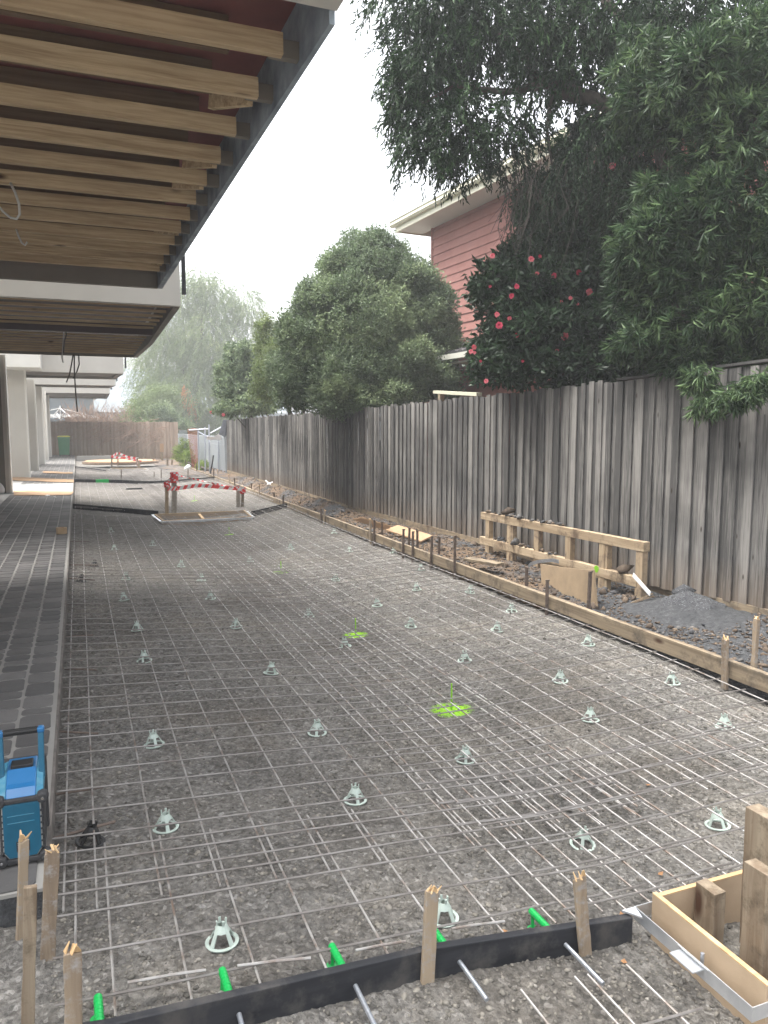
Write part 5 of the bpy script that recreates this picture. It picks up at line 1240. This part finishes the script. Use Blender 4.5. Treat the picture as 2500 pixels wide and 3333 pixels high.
bush('yellow_shrub', 'yellow-green upright shrub between the two round bushes', np.array([5.9, 19, 0.]),
     [(880,1130,19.5,45,90,1),(850,1100,19.6,25,60,.6),(920,1190,19,60,110,1),(865,1240,19,50,80,1),(940,1110,19.5,50,80,.8)], 3200, 72, .075, M['l_yellow'], limbs_n=3)
r0 = camellia('camellia_bush', 'smaller dark bush with two pink flowers at the far end of the fence', np.array([6.0, 23, 0.]),
     [(790,1180,23.5,65,70,1),(750,1270,23.3,60,60,1),(830,1250,23.2,60,80,1),(800,1320,22.8,90,35,.9),(745,1330,23,50,30,.7),(730,1220,23.6,45,50,.6),(850,1310,22.6,60,40,.8)], 3800, [(688,1342,22.5,1.3,1),(727,1350,22.2,1.4,1)], 73, .11, M['l_pitto'], fsize=.05)
r0.children[0]
# --- hazy willow
def willow():
    base = np.array([3.0, 52., 0.]); root = empty('willow_tree', base, label='tall pale willow fading into the mist behind the back fence', cat='tree')
    base = DP(640, 1450, 55); base[2] = 0; root.location = base
    limbs(root, [([base, base+[.1,0,2.5], DP(655, 1150, 55.5), DP(660, 930, 56)], .28, .03), ([DP(645, 1290, 55.2), DP(740, 1130, 55), DP(800, 990, 55)], .12, .02), ([DP(645, 1290, 55.2), DP(580, 1180, 56), DP(540, 1080, 56)], .12, .02), ([DP(655, 1150, 55.5), DP(610, 1020, 56), DP(610, 920, 56)], .08, .02)], M['bark'], 'limb', 'trunk')
    bl = [(650,920,56,70,60,1),(590,1000,56,80,90,1),(700,990,56,80,90,1),(790,990,55,60,70,.9),(820,1060,55,45,80,.7),(560,1130,56,100,110,1.1),(690,1130,55,110,120,1.2),(500,1080,57,60,80,.5),(470,1210,57,60,60,.45),(540,1260,55,90,90,1),(650,1290,54,110,110,1.1),(760,1200,54,80,110,1),(480,1320,55,60,60,.6),(600,1370,54,90,60,1),(720,1360,54,90,60,1),(450,1170,57,50,45,.3)]
    A = blobs_px(bl, 1.0); r_ = np.random.default_rng(81); n_ = 7500; S_, d, idx = blob_pts(A, n_, .5, r_); dd = unit(d*np.array([.6,.6,.2])+np.array([0,0,-.35])+r_.normal(0,.2,(n_,3))); P_, D_ = strands(S_, dd, 16, 1.0, .55, r_)
    rn = np.repeat(r_.random(n_), 16)*.7+r_.random(len(P_))*.3
    foliage('crown', M['l_willow'], root, [leaves(P_, D_, .17, .045, rn, r_=r_)])
    S_, d, idx = blob_pts(blobs_px([(605,1265,53,14,22,1),(625,1310,53,12,25,1)], 1), 60, .5, r_); P_, D_ = strands(S_, unit(d*.3+np.array([0,0,-1.])), 12, .8, .3, r_)
    foliage('dead_leaves', M['l_orange'], root, [leaves(P_, D_, .22, .05, r_.random(len(P_)), r_=r_)])
willow()
bush('dark_shrub', 'dark green shrub spilling over the far corner of the back fence', np.array([4.6, 41.0, 0.]), [(545,1370,43,35,40,1),(560,1420,42,30,25,1),(520,1340,44,40,30,.7),(590,1400,42,40,30,.6)], 900, 84, .14, M['l_pitto'], spread=.15, limbs_n=2)
bush('tangled_shrub', 'loose olive shrub with russet tips behind the back fence', np.array([3.0, 47.0, 0.]), [(470,1340,48,60,45,1),(520,1300,48,55,45,.8),(430,1380,47,50,30,.8),(500,1390,46,60,30,.9)], 700, 85, .18, M['l_willow'], spread=.25, limbs_n=3)
bush('weed_clump', 'pale green weeds growing in front of the grey fence', np.array([4.3, 30.5, 0.]), [(592,1480,31,22,32,1),(615,1500,30.5,20,30,.9),(600,1450,31,16,20,.6)], 420, 86, .10, M['l_weed'], spread=.10, limbs_n=2, lw=.25)
bush('weed_clump', 'small weed tuft between orange mesh and black picket', np.array([4.35, 28.2, 0.]), [(660,1520,28.5,18,20,1)], 110, 87, .09, M['l_weed'], spread=.08, limbs_n=1, lw=.25)
# vines tangle over the back fence
root = empty('vine_tangle', (0.5, 44.6, 1.6), label='bare brown vine tangle hanging over the back fence', cat='vine'); m_ = MB(); tw = random.Random(12)
for k in range(520):
    t = tw.random(); px_ = 190+t*340; py_ = 1395+t*30+tw.gauss(-8, 20); yf = np.interp(px_, [170, 545], [45.3, 39.8]); dep0 = AT(px_, py_, 1, yf-.1+tw.uniform(-.3,.9)); pts = [dep0]
    dx = tw.uniform(-.5,.5)
    for j in range(4): pts.append(pts[-1]+np.array([dx*.5+tw.uniform(-.12,.12), tw.uniform(-.1,.1), tw.uniform(-.18,.14)-.05*j]))
    m_.tube([p-np.array([.5,44.6,1.6]) for p in pts], [.016,.013,.010,.008,.005], 4, cap=False)
m_.build('stems', M['vine'], root)
root = empty('bare_shrub', (0.2, 50, 0), label='leafless pinkish brown shrubs in the mist beyond the back fence', cat='shrub'); m_ = MB()
for k in range(700):
    px_ = tw.uniform(215, 430); a = AT(px_, 1400, 1, 50+tw.uniform(-2,3)); a[2] = tw.uniform(.5, 2.2); p = [a]; hgt = tw.uniform(.4, 1.3)
    for j in range(3): p.append(p[-1]+np.array([tw.uniform(-.3,.3), tw.uniform(-.2,.2), hgt/3]))
    m_.tube([x-np.array([.2,50,0]) for x in p], [.02,.015,.010,.006], 4, cap=False)
m_.build('stems', M['vine'], root)

# rotary clothesline + distant building
c = AT(197, 1360, 1, 50.5); root = empty('rotary_clothesline', (c[0], c[1], 0), label='white rotary clothesline standing beyond the back fence', cat='clothesline')
MB().tube([(0,0,0),(0,0,2.9)], .035, 8).build('mast', M['white'], root)
for k in range(4):
    a = k*math.pi/2+.25; m_ = MB(); m_.tube([(0,0,2.75),(2.3*math.cos(a),2.3*math.sin(a),2.2)], .022, 6); m_.tube([(0,0,2.1),(1.0*math.cos(a),1.0*math.sin(a),2.52)], .016, 6); m_.build('arm', M['white'], root)
for k in range(4):
    m_ = MB(); rr = 2.25-.25*k; P_ = [(rr*math.cos(j*math.pi/2+.25), rr*math.sin(j*math.pi/2+.25), 2.21+.05*k) for j in range(5)]; m_.tube(P_, .008, 4, cap=False); m_.build('line', M['white'], root)
root = empty('grey_house', (-6, 62, 0), label='flat grey house blurred by mist behind the clothesline', cat='building')
MB().box(-9,7.2,0,8,0,3.9).build('wall', M['dist'], root); MB().box(-9.3,7.5,-.4,8.4,3.9,4.15).build('roof', M['renderw'], root)
MB().box(5.4,6.6,-.03,.0,1,2.2).build('window', M['tile'], root)
root = empty('misty_house', (9, 88, 0), label='long dark roofed house barely visible in the mist', cat='building')
MB().box(-12,14,0,10,0,3.2).build('wall', M['dist'], root)
m_ = MB(); m_.add([(-12.6,-.6,3.2),(14.6,-.6,3.2),(14.6,10.6,3.2),(-12.6,10.6,3.2),(-7,5,8.2),(9,5,8.2)], [(0,1,5,4),(1,2,5),(2,3,4,5),(3,0,4),(3,2,1,0)]); m_.build('roof', M['dist'], root)

# ------------------------------------------------------------------ red weatherboard house
def red_house():
    yaw = R(4.0); dirv = np.array([-math.sin(yaw), math.cos(yaw)]); nrm = np.array([math.cos(yaw), math.sin(yaw)])   # wall runs along dirv, interior on +nrm
    cor = DP(1408, 744, 17.3); C2 = np.array([cor[0], cor[1]]); zt = cor[2]
    root = empty('red_house', (C2[0], C2[1], 0), label='faded red weatherboard house with cream eaves behind the fence', cat='house')
    Lw = 13.0; mb = MB(); nb = 30; bh = .18
    z = 0.0; vs = []
    def P2(s_, o_, z): p = -dirv*s_+nrm*o_; return (p[0], p[1], z)
    k = 0; z = 2.2
    while z < zt-.01:
        zz = min(z+bh, zt); o0, o1 = -.024, -.004
        mb.add([P2(0,o0,z), P2(Lw,o0,z), P2(Lw,o1,zz), P2(0,o1,zz), P2(0,.05,z), P2(Lw,.05,z), P2(Lw,.05,zz), P2(0,.05,zz)], [(1,0,3,2),(0,1,5,4),(4,7,3,0),(5,6,7,4),(1,2,6,5)]); z += bh; k += 1
    # far end wall + lower wall
    mb.build('boarded_wall', M['wboard'], root)
    m_ = MB(); m_.add([P2(-.02,-.03,2.2), P2(.05,-.03,2.2), P2(.05,-.03,zt), P2(-.02,-.03,zt), P2(-.02,.06,2.2), P2(.05,.06,2.2), P2(.05,.06,zt), P2(-.02,.06,zt)], [(0,1,2,3),(7,6,5,4),(0,3,7,4),(1,5,6,2)]); m_.build('corner_board', M['wboard'], root)
    m_ = MB(); m_.add([P2(0,.055,0), P2(Lw,.055,0), P2(Lw,7,0), P2(0,7,0), P2(0,.055,zt), P2(Lw,.055,zt), P2(Lw,7,zt), P2(0,7,zt)], [(3,2,1,0),(4,5,6,7),(0,1,5,4),(1,2,6,5),(2,3,7,6),(3,0,4,7)]); m_.build('house_body', M['wboard'], root)
    ov = .62; e = -.55
    def slab(s0, s1, o0, o1, z0, z1, nm, mat, par=root):
        m_ = MB(); m_.add([P2(s0,o0,z0), P2(s1,o0,z0), P2(s1,o1,z0), P2(s0,o1,z0), P2(s0,o0,z1), P2(s1,o0,z1), P2(s1,o1,z1), P2(s0,o1,z1)], [(3,2,1,0),(4,5,6,7),(0,1,5,4),(1,2,6,5),(2,3,7,6),(3,0,4,7)]); return m_.build(nm, mat, par)
    slab(e, Lw, -ov, .04, zt, zt+.02, 'eave_soffit', M['soffit'])
    slab(e, Lw, -ov-.03, -ov-.002, zt-.03, zt+.17, 'fascia', M['cream']); slab(e-.03, e-.003, -ov-.03, 7, zt-.03, zt+.17, 'fascia', M['cream'])
    # gutter profile
    m_ = MB(); prof = [(-ov-.032,.08),(-ov-.10,.08),(-ov-.135,.12),(-ov-.13,.17),(-ov-.15,.20),(-ov-.14,.205),(-ov-.115,.17),(-ov-.12,.125),(-ov-.09,.095),(-ov-.032,.095)]; n_ = len(prof)
    vs = [P2(e-.12, o_, zt+z_) for o_, z_ in prof]+[P2(Lw, o_, zt+z_) for o_, z_ in prof]; m_.add(vs, [(i, (i+1)%n_, n_+(i+1)%n_, n_+i) for i in range(n_)]+[tuple(range(n_-1,-1,-1)), tuple(range(n_, 2*n_))]); m_.build('gutter', M['cream'], root)
    m_ = MB(); R_ = [P2(e-.1,-ov-.05,zt+.2), P2(Lw,-ov-.05,zt+.2), P2(Lw,3.5,zt+1.5), P2(3.5,3.5,zt+1.5), P2(e-.1,7.5,zt+.2), P2(Lw,7.5,zt+.2)]
    m_.add(R_, [(0,1,2,3),(0,3,4),(4,3,2,5),(1,0,4,5),(1,5,2)]); m_.build('roof', M['tile'], root)
    # lower skillion roof with tiles and gutter
    lr = DP(1490, 1118, 16.0); zr = lr[2]; m_ = MB(); s0 = .6; rows = 7; vs = []
    for i in range(rows):
        t0, t1 = i/rows, (i+1)/rows; o0 = -.02-1.5*t0; o1 = -.02-1.5*t1-.03; zA = zr-.42*t0; zB = zr-.42*t1
        nn = 60
        for j in range(nn):
            a_ = s0+(Lw-s0)*j/nn; b_ = s0+(Lw-s0)*(j+1)/nn; mid = (a_+b_)/2; h_ = .03
            m_.add([P2(a_,o0,zA+.02), P2(mid,o0,zA+.02+h_), P2(b_,o0,zA+.02), P2(a_,o1,zB+.03), P2(mid,o1,zB+.03+h_), P2(b_,o1,zB+.03), P2(a_,o1,zB), P2(b_,o1,zB)], [(0,3,4,1),(1,4,5,2),(3,6,7,5,4)])
    m_.build('lower_roof', M['tile'], root)
    slab(s0, Lw, -1.68, -1.56, zr-.53, zr-.44, 'lower_gutter', M['soffit']); slab(s0, Lw, -1.55, -.03, zr-.60, zr-.57, 'lower_soffit', M['soffit']); slab(s0+.1, Lw, -1.0, -.03, 0, zr-.605, 'lower_wall', M['wboard'])
red_house()

# ------------------------------------------------------------------ townhouses on the left
# unit 1 -------------------------------------------------
def U(name_lb, loc): return empty('townhouse', loc, label=name_lb, cat='townhouse', group='row of new townhouses')
ZS = 3.20; k1 = (ZS-H)/1.13
ends = [(1225,235),(1118,418),(1022,580),(955,700),(895,797),(848,878),(822,948),(783,1003),(755,1055),(732,1098),(708,1137),(690,1170)]
u1 = U('nearest townhouse with exposed timber joists under its overhang', (-3, 6, 0)); K1 = np.array([-3., 6., 0.])
def lb_(m_, nm, mat, root, K_, bevel=0, smooth=False): o = m_.build(nm, mat, root, bevel=bevel, smooth=smooth); return o
def bx(root, K_, x0, x1, y0, y1, z0, z1, nm, mat, bevel=0): m_ = MB(); m_.box(x0-K_[0], x1-K_[0], y0-K_[1], y1-K_[1], z0-K_[2], z1-K_[2]); return m_.build(nm, mat, root, bevel=bevel)
jd = .09; ys = []
for i, (x, y) in enumerate(ends):
    p = GZ(x*.7535, y*.7535, ZS); ys.append(p[1])
XE = GZ(1225*.7535, 235*.7535, ZS)[0]
for i, y in enumerate(ys):
    xe = GZ(ends[i][0]*.7535, ends[i][1]*.7535, ZS)[0]
    bx(u1, K1, -5.5, xe, y, y+.045, ZS, ZS+jd, 'joist', M['joist'], .002)
    bx(u1, K1, xe-.05, XE+.105, y+.047, y+.087, ZS+.01, ZS+jd-.005, 'bracket', M['fibro'])
    if i % 3 == 1 or i == 3: m_ = MB(); m_.bar((xe-.02-K1[0], y+.10-K1[1], ZS+.03), (xe-.16-K1[0], y+.40-K1[1], ZS+.10), .035, .07); m_.build('packer', M['joist'], u1)
# second deeper layer, bearer blocks and floor
for y in list(np.arange(ys[0]+.27, ys[-1], .455)): bx(u1, K1, -5.5, XE-.18, y, y+.04, ZS+jd+.01, ZS+jd+.16, 'upper_joist', M['shadewood'])
bx(u1, K1, -5.5, XE+.16, 3.02, ys[-1]+.9, ZS+jd+.17, ZS+jd+.20, 'floor_sheet', M['redfloor'])
eA = GZ(1070, 72, ZS-.02); eB = GZ(512, 936, ZS-.02)
x0e, x1e = eA[0], eB[0]; Ye0, Ye1 = 3.02, float(eB[1])
m_ = MB(); m_.add([(XE+.11-K1[0], Ye0-K1[1], ZS-.03), (x0e+.0-K1[0], Ye0-K1[1], ZS-.03), (x1e-K1[0], Ye1-K1[1], ZS-.03), (XE+.07-K1[0], Ye1-K1[1], ZS-.03),
                   (XE+.11-K1[0], Ye0-K1[1], ZS+.38), (x0e+.0-K1[0], Ye0-K1[1], ZS+.38), (x1e-K1[0], Ye1-K1[1], ZS+.38), (XE+.07-K1[0], Ye1-K1[1], ZS+.38)], [(3,2,1,0),(4,5,6,7),(0,1,5,4),(1,2,6,5),(2,3,7,6),(3,0,4,7)])
m_.build('edge_beam', M['membrane'], u1)
# near rendered band (bottom edge rises across top left of view)
nb = GZ(1068, 72, ZS+.0); bx(u1, K1, -6, x0e+.03, Ye0-.26, Ye0-.003, ZS+.02, 6.2, 'rendered_wall', M['render'])
bx(u1, K1, -6, x0e+.02, Ye0+.001, Ye1-.02, ZS+.385, 6.2, 'upper_storey', M['render'])
bx(u1, K1, -6.3, x0e+.25, Ye0-.5, Ye1+.2, 6.2, 6.35, 'roof', M['blackmetal'])
bx(u1, K1, -6, x1e-.002, Ye1-.07, Ye1-.0, ZS-.035, ZS+.10, 'end_beam', M['fibro'])
bx(u1, K1, -6, x1e-.002, Ye1-.069, Ye1-.001, ZS+.101, ZS+.38, 'end_plate', M['fibro'])
bx(u1, K1, -6, -5.6, 2.8, 9.3, .12, ZS, 'ground_wall', M['render'])
# cables
def cable(root, K_, pts, r, mat): m_ = MB(); m_.tube([np.array(p)-K_ for p in pts], r, 6); m_.build('cable', mat, root, smooth=True)
def CP(x, y, dep): return DP(x, y, dep)
s1 = .7535
cable(u1, K1, [CP(45*s1,790*s1,5.0), CP(65*s1,830*s1,5.0), CP(82*s1,880*s1,5.0), CP(85*s1,925*s1,5.0), CP(72*s1,946*s1,5.0), CP(45*s1,940*s1,5.0), CP(15*s1,915*s1,5.0), CP(-15*s1,880*s1,5.0)], .008, M['cable'])
cable(u1, K1, [CP(70*s1,990*s1,6.0), CP(80*s1,1020*s1,6.0), CP(95*s1,1050*s1,6.0), CP(108*s1,1060*s1,6.0), CP(118*s1,1045*s1,6.0)], .007, M['cable'])

# unit 2 -------------------------------------------------
u2 = U('second townhouse, cream rendered with a dark steel beam under its overhang', (-3, 15, 0)); K2 = np.array([-3., 15., 0.]); Z2 = 3.26
c0 = GZ(588, 996, Z2); c1 = GZ(497, 1075, Z2); c2 = GZ(497, 1119, Z2); c3 = GZ(449, 1161, Z2)
ym = float(c2[1]); xm1 = float(c0[0]+(c1[0]-c0[0])*(ym-c0[1])/(c1[1]-c0[1])) if abs(c1[1]-c0[1]) > .1 else c1[0]
xm1 = min(xm1, c2[0]-.05) if xm1 > c2[0] else xm1
X2a, Y2a, X2b, Y2b, X2c, Y2c = float(c0[0]), float(c0[1]), float(c2[0]), ym, float(c3[0]), float(c3[1])
def prismz(root, K_, poly_, z0, z1, nm, mat): m_ = MB(); m_.prism([(x-K_[0], y-K_[1]) for x, y in poly_], z0-K_[2], z1-K_[2]); return m_.build(nm, mat, root)
prismz(u2, K2, [(-6, Y2a), (X2a, Y2a), (X2a, Y2a+.12), (-6, Y2a+.12)], Z2, 6.4, 'front_wall', M['render'])
prismz(u2, K2, [(X2a-.09, Y2a+.121), (X2a-.001, Y2a+.121), (X2b-.001, Y2b), (X2b-.09, Y2b)], Z2-.01, Z2+.36, 'edge_beam', M['fibro'])
prismz(u2, K2, [(X2b-.09, Y2b+.001), (X2b, Y2b+.001), (X2c, Y2c), (X2c-.09, Y2c)], Z2-.01, Z2+.36, 'edge_beam', M['fibro'])
prismz(u2, K2, [(-6, Y2a+.121), (X2a-.003, Y2a+.121), (X2b, Y2b), (X2c, Y2c), (-6, Y2c)], Z2+.361, 6.4, 'upper_storey', M['render'])
prismz(u2, K2, [(-6.3, Y2a-.2), (X2a+.2, Y2a-.2), (X2c+.2, Y2c+.2), (-6.3, Y2c+.2)], 6.401, 6.5, 'roof', M['blackmetal'])
bx(u2, K2, -6, min(X2a, X2b, X2c)-.1, Y2a+.13, Y2c-.1, Z2+.33, Z2+.36, 'floor_sheet', M['darksteel'])
y = Y2a+.35; XI = min(X2a, X2b)-.10
while y < Y2c-.25:
    if not (Y2b-2.0 < y < Y2b-1.5): bx(u2, K2, -6, XI, y, y+.045, Z2+.02, Z2+.055, 'joist', M['joist'])
    y += .5
bx(u2, K2, -6, XI+.02, Y2b-1.85, Y2b-1.70, Z2-.04, Z2+.15, 'steel_beam', M['darksteel'])
bx(u2, K2, -6, X2c-.001, Y2c, Y2c+.07, Z2-.02, Z2+.30, 'end_beam', M['fibro'])
def hood(root, K_, px0, px1, py0, py1, Y, nm='window_hood'):
    a = AT(px0, py0, 1, Y); b = AT(px1, py1, 1, Y); x0, x1 = a[0], b[0]; z1, z0 = a[2], b[2]
    m_ = MB(); w = .05; X0 = x0-K_[0]; X1 = x1-K_[0]; Yk = Y-K_[1]
    m_.box(X1-w, X1, Yk, Yk+.06, z0, z1); m_.box(X0, X1-w-.001, Yk, Yk+.06, z0, z0+w); m_.box(X0, X1-w-.001, Yk+.001, Yk+.055, z0+(z1-z0)*.33, z0+(z1-z0)*.33+w); m_.box(X0, X1-w-.001, Yk, Yk+.06, z1-w, z1); return m_.build(nm, M['blackmetal'], root)
hood(u2, K2, 588, 606, 690, 958, Y2a+.25)
hood(u2, K2, 497, 513, 1050, 1094, Y2b+.3)
# cables of unit 2
d2 = 13.0
for pts, mt in [([(208,1040),(208,1085),(204,1140),(202,1165),(206,1180)], 'cable'), ([(212,1050),(216,1090),(210,1110),(207,1150)], 'cabled'), ([(238,1155),(232,1190),(226,1220),(216,1245)], 'cabled'), ([(256,1155),(258,1185),(250,1210),(238,1232)], 'cabled'), ([(242,1155),(242,1200),(244,1240),(248,1300),(252,1340)], 'cabled')]:
    cable(u2, K2, [CP(x, y, d2) for x, y in pts], .011, M[mt])
# units 3..5 -------------------------------------------------
def unit_n(root, K_, pxn, pyn, pxf, pyf, z=3.26, first=False):
    a = GZ(pxn, pyn, z); b = GZ(pxf, pyf, z)
    xa, ya, xb, yb = float(a[0]), float(a[1]), float(b[0]), float(b[1])
    prismz(root, K_, [(-6, ya), (xa, ya), (xa, ya+.15), (-6, ya+.15)], z, 6.4, 'front_wall', M['render'])
    prismz(root, K_, [(-6, ya+.151), (xa-.003, ya+.151), (xb, yb), (-6, yb)], z+.25, 6.4, 'upper_storey', M['render'])
    prismz(root, K_, [(xa-.15, ya+.151), (xa-.001, ya+.151), (xb, yb), (xb-.15, yb)], z, z+.249, 'edge_beam', M['fibro'])
    prismz(root, K_, [(-6, ya+.16), (xa-.152, ya+.16), (xb-.152, yb-.1), (-6, yb-.1)], z+.06, z+.12, 'soffit', M['fibro'])
    bx(root, K_, -6, xb-.001, yb+.001, yb+.09, z-.02, z+.25, 'end_beam', M['fibro']); return xa, ya, xb, yb
u3 = U('third townhouse with a cream bulkhead box and wide rendered pier', (-3, 26, 0)); K3_ = np.array([-3., 26., 0.])
xa, ya, xb, yb = unit_n(u3, K3_, 403, 1216, 378, 1233); hood(u3, K3_, 404, 412, 1150, 1198, ya+.3)
Y3 = 23.9; a = AT(22, 1140, 1, Y3); b = AT(131, 1196, 1, Y3); bx(u3, K3_, -4.5, float(b[0]), Y3, ya-.01, float(b[2]), 4.3, 'bulkhead', M['renderw'])
u4 = U('fourth townhouse with slim rendered beam, partly hidden by the third', (-3, 33, 0)); K4 = np.array([-3., 33., 0.])
xa4, ya4, xb4, yb4 = unit_n(u4, K4, 377, 1255, 362, 1262); hood(u4, K4, 378, 383, 1228, 1240, ya4+.3)
u5 = U('farthest townhouse, its raw timber edge showing under the beam', (-3, 40, 0)); K5 = np.array([-3., 40., 0.])
xa5, ya5, xb5, yb5 = unit_n(u5, K5, 358, 1281, 349, 1297)
hood(u5, K5, 360, 365, 1262, 1268, ya5+.3)
# piers facing the camera
def pier(root, K_, bx_, by_, xl_px, dark_px=None, zt=3.25, trim=True):
    p = GZ(bx_, by_, .12); X1, Y_ = float(p[0]), float(p[1]); X0 = -5.0
    bx(root, K_, X0, X1-.045, Y_, Y_+.22, .113, zt, 'pier', M['render'])
    bx(root, K_, X1-.044, X1, Y_-.012, Y_+.232, .113, zt, 'pier_edge', M['renderw'])
    return X1, Y_
X1, Y_ = pier(u2, K2, 40, 1605, 0, zt=Z2-.03)
zz = float(AT(10, 1222, 1, Y_)[2]); bx(u2, K2, -5.0, X1-.12, Y_-.03, Y_-.001, .113, zz, 'door', M['darkdoor'])
X1, Y_ = pier(u3, K3_, 100, 1554, 0, zt=3.9)
X1, Y_ = pier(u3, K3_, 127, 1531, 0, zt=3.24); zz = float(AT(98, 1289, 1, Y_)[2]); bx(u3, K3_, -4.0, X1-.38, Y_-.05, Y_-.001, .113, zz, 'door', M['darkdoor'])
X1, Y_ = pier(u4, K4, 148, 1511, 0, zt=3.24); zz = float(AT(128, 1312, 1, Y_)[2]); bx(u4, K4, -4.0, X1-.28, Y_-.05, Y_-.001, .113, zz, 'door', M['darkdoor'])
X1, Y_ = pier(u5, K5, 159, 1497, 0, zt=3.24); zz = float(AT(145, 1335, 1, Y_)[2]); bx(u5, K5, -4.0, X1-.2, Y_-.05, Y_-.001, .113, zz, 'door', M['darkdoor'])
X1, Y_ = pier(u5, K5, 169, 1487, 0, zt=3.22)
for (rt_, K_, a_, b_) in ((u2, K2, 9.3, 19.2), (u3, K3_, 19.6, 30.5), (u4, K4, 30.6, 38), (u5, K5, 38.1, 44)): bx(rt_, K_, -6, -5.05, a_, b_, .113, 3.2, 'ground_wall', M['render'])

# near pit posts (after helpers)
npost2(1.93, 1.87, .075, .05, .085, 'short dirty timber post inside the near ply box', 3, 0, M['oldpost'])
stake_timber((1.845,1.60,-.2), (1.845,1.60,.315), .045, .085, M['oldpost'], 'tall dirty timber post in the middle of the near ply box', group='timber posts in the near pit box', splint=False, seed=4, yaw=0, name='timber_post', cat='post')
stake_timber((2.055,1.78,-.2), (2.055,1.78,.36), .06, .10, M['oldpost'], 'timber post at the right edge of the near ply box', group='timber posts in the near pit box', splint=False, seed=5, yaw=0, name='timber_post', cat='post')

# ------------------------------------------------------------------ haze, light, camera
t = bpy.data.materials.new('mist'); t.use_nodes = True; nt = t.node_tree; nt.nodes.clear()
out = nt.nodes.new('ShaderNodeOutputMaterial'); pv = nt.nodes.new('ShaderNodeVolumePrincipled'); pv.inputs['Density'].default_value = .0045; pv.inputs['Color'].default_value = (.62,.64,.66,1); pv.inputs['Anisotropy'].default_value = 0.0
nt.links.new(pv.outputs[0], out.inputs['Volume'])
o = MB().box(-78, 78, -23, 128, -1.4, 15.5).build('haze', t); tag(o, 'thin morning mist', kind='stuff')

w = bpy.data.worlds.new('World'); sc.world = w; w.use_nodes = True; nt = w.node_tree; bg = nt.nodes['Background']
sky = nt.nodes.new('ShaderNodeTexSky'); sky.sky_type = 'NISHITA'; sky.sun_disc = False; EL, AZ = R(66), R(-50)
sky.sun_elevation = EL; sky.sun_rotation = AZ; sky.air_density = 1.0; sky.dust_density = 6.0; sky.ozone_density = 1.0
hs = nt.nodes.new('ShaderNodeHueSaturation'); hs.inputs['Saturation'].default_value = .22
nt.links.new(sky.outputs[0], hs.inputs['Color']); nt.links.new(hs.outputs[0], bg.inputs[0]); bg.inputs[1].default_value = .105
L = bpy.data.lights.new('sun', 'SUN'); L.energy = 1.2; L.angle = R(50); L.color = (1, .97, .92)
lo = bpy.data.objects.new('sun', L); COL.objects.link(lo)
d = Vector((math.sin(AZ)*math.cos(EL), math.cos(AZ)*math.cos(EL), math.sin(EL))); lo.rotation_euler = (-d).to_track_quat('-Z', 'Y').to_euler()
sc.view_settings.view_transform = 'Standard'; sc.view_settings.look = 'None'; sc.view_settings.exposure = 2.6; sc.view_settings.gamma = 1.0
cd = bpy.data.cameras.new('camera'); cam = bpy.data.objects.new('camera', cd); COL.objects.link(cam); sc.camera = cam
cam.location = (0, 0, H); cam.rotation_euler = Vector([float(v) for v in fw]).to_track_quat('-Z', 'Y').to_euler()
cd.sensor_fit = 'VERTICAL'; cd.sensor_height = 24; cd.lens = 24*F/3333; cd.clip_start = .05; cd.clip_end = 400
sc.cycles.max_bounces = 6; sc.cycles.diffuse_bounces = 4; sc.cycles.glossy_bounces = 2; sc.cycles.transmission_bounces = 4; sc.cycles.volume_bounces = 1
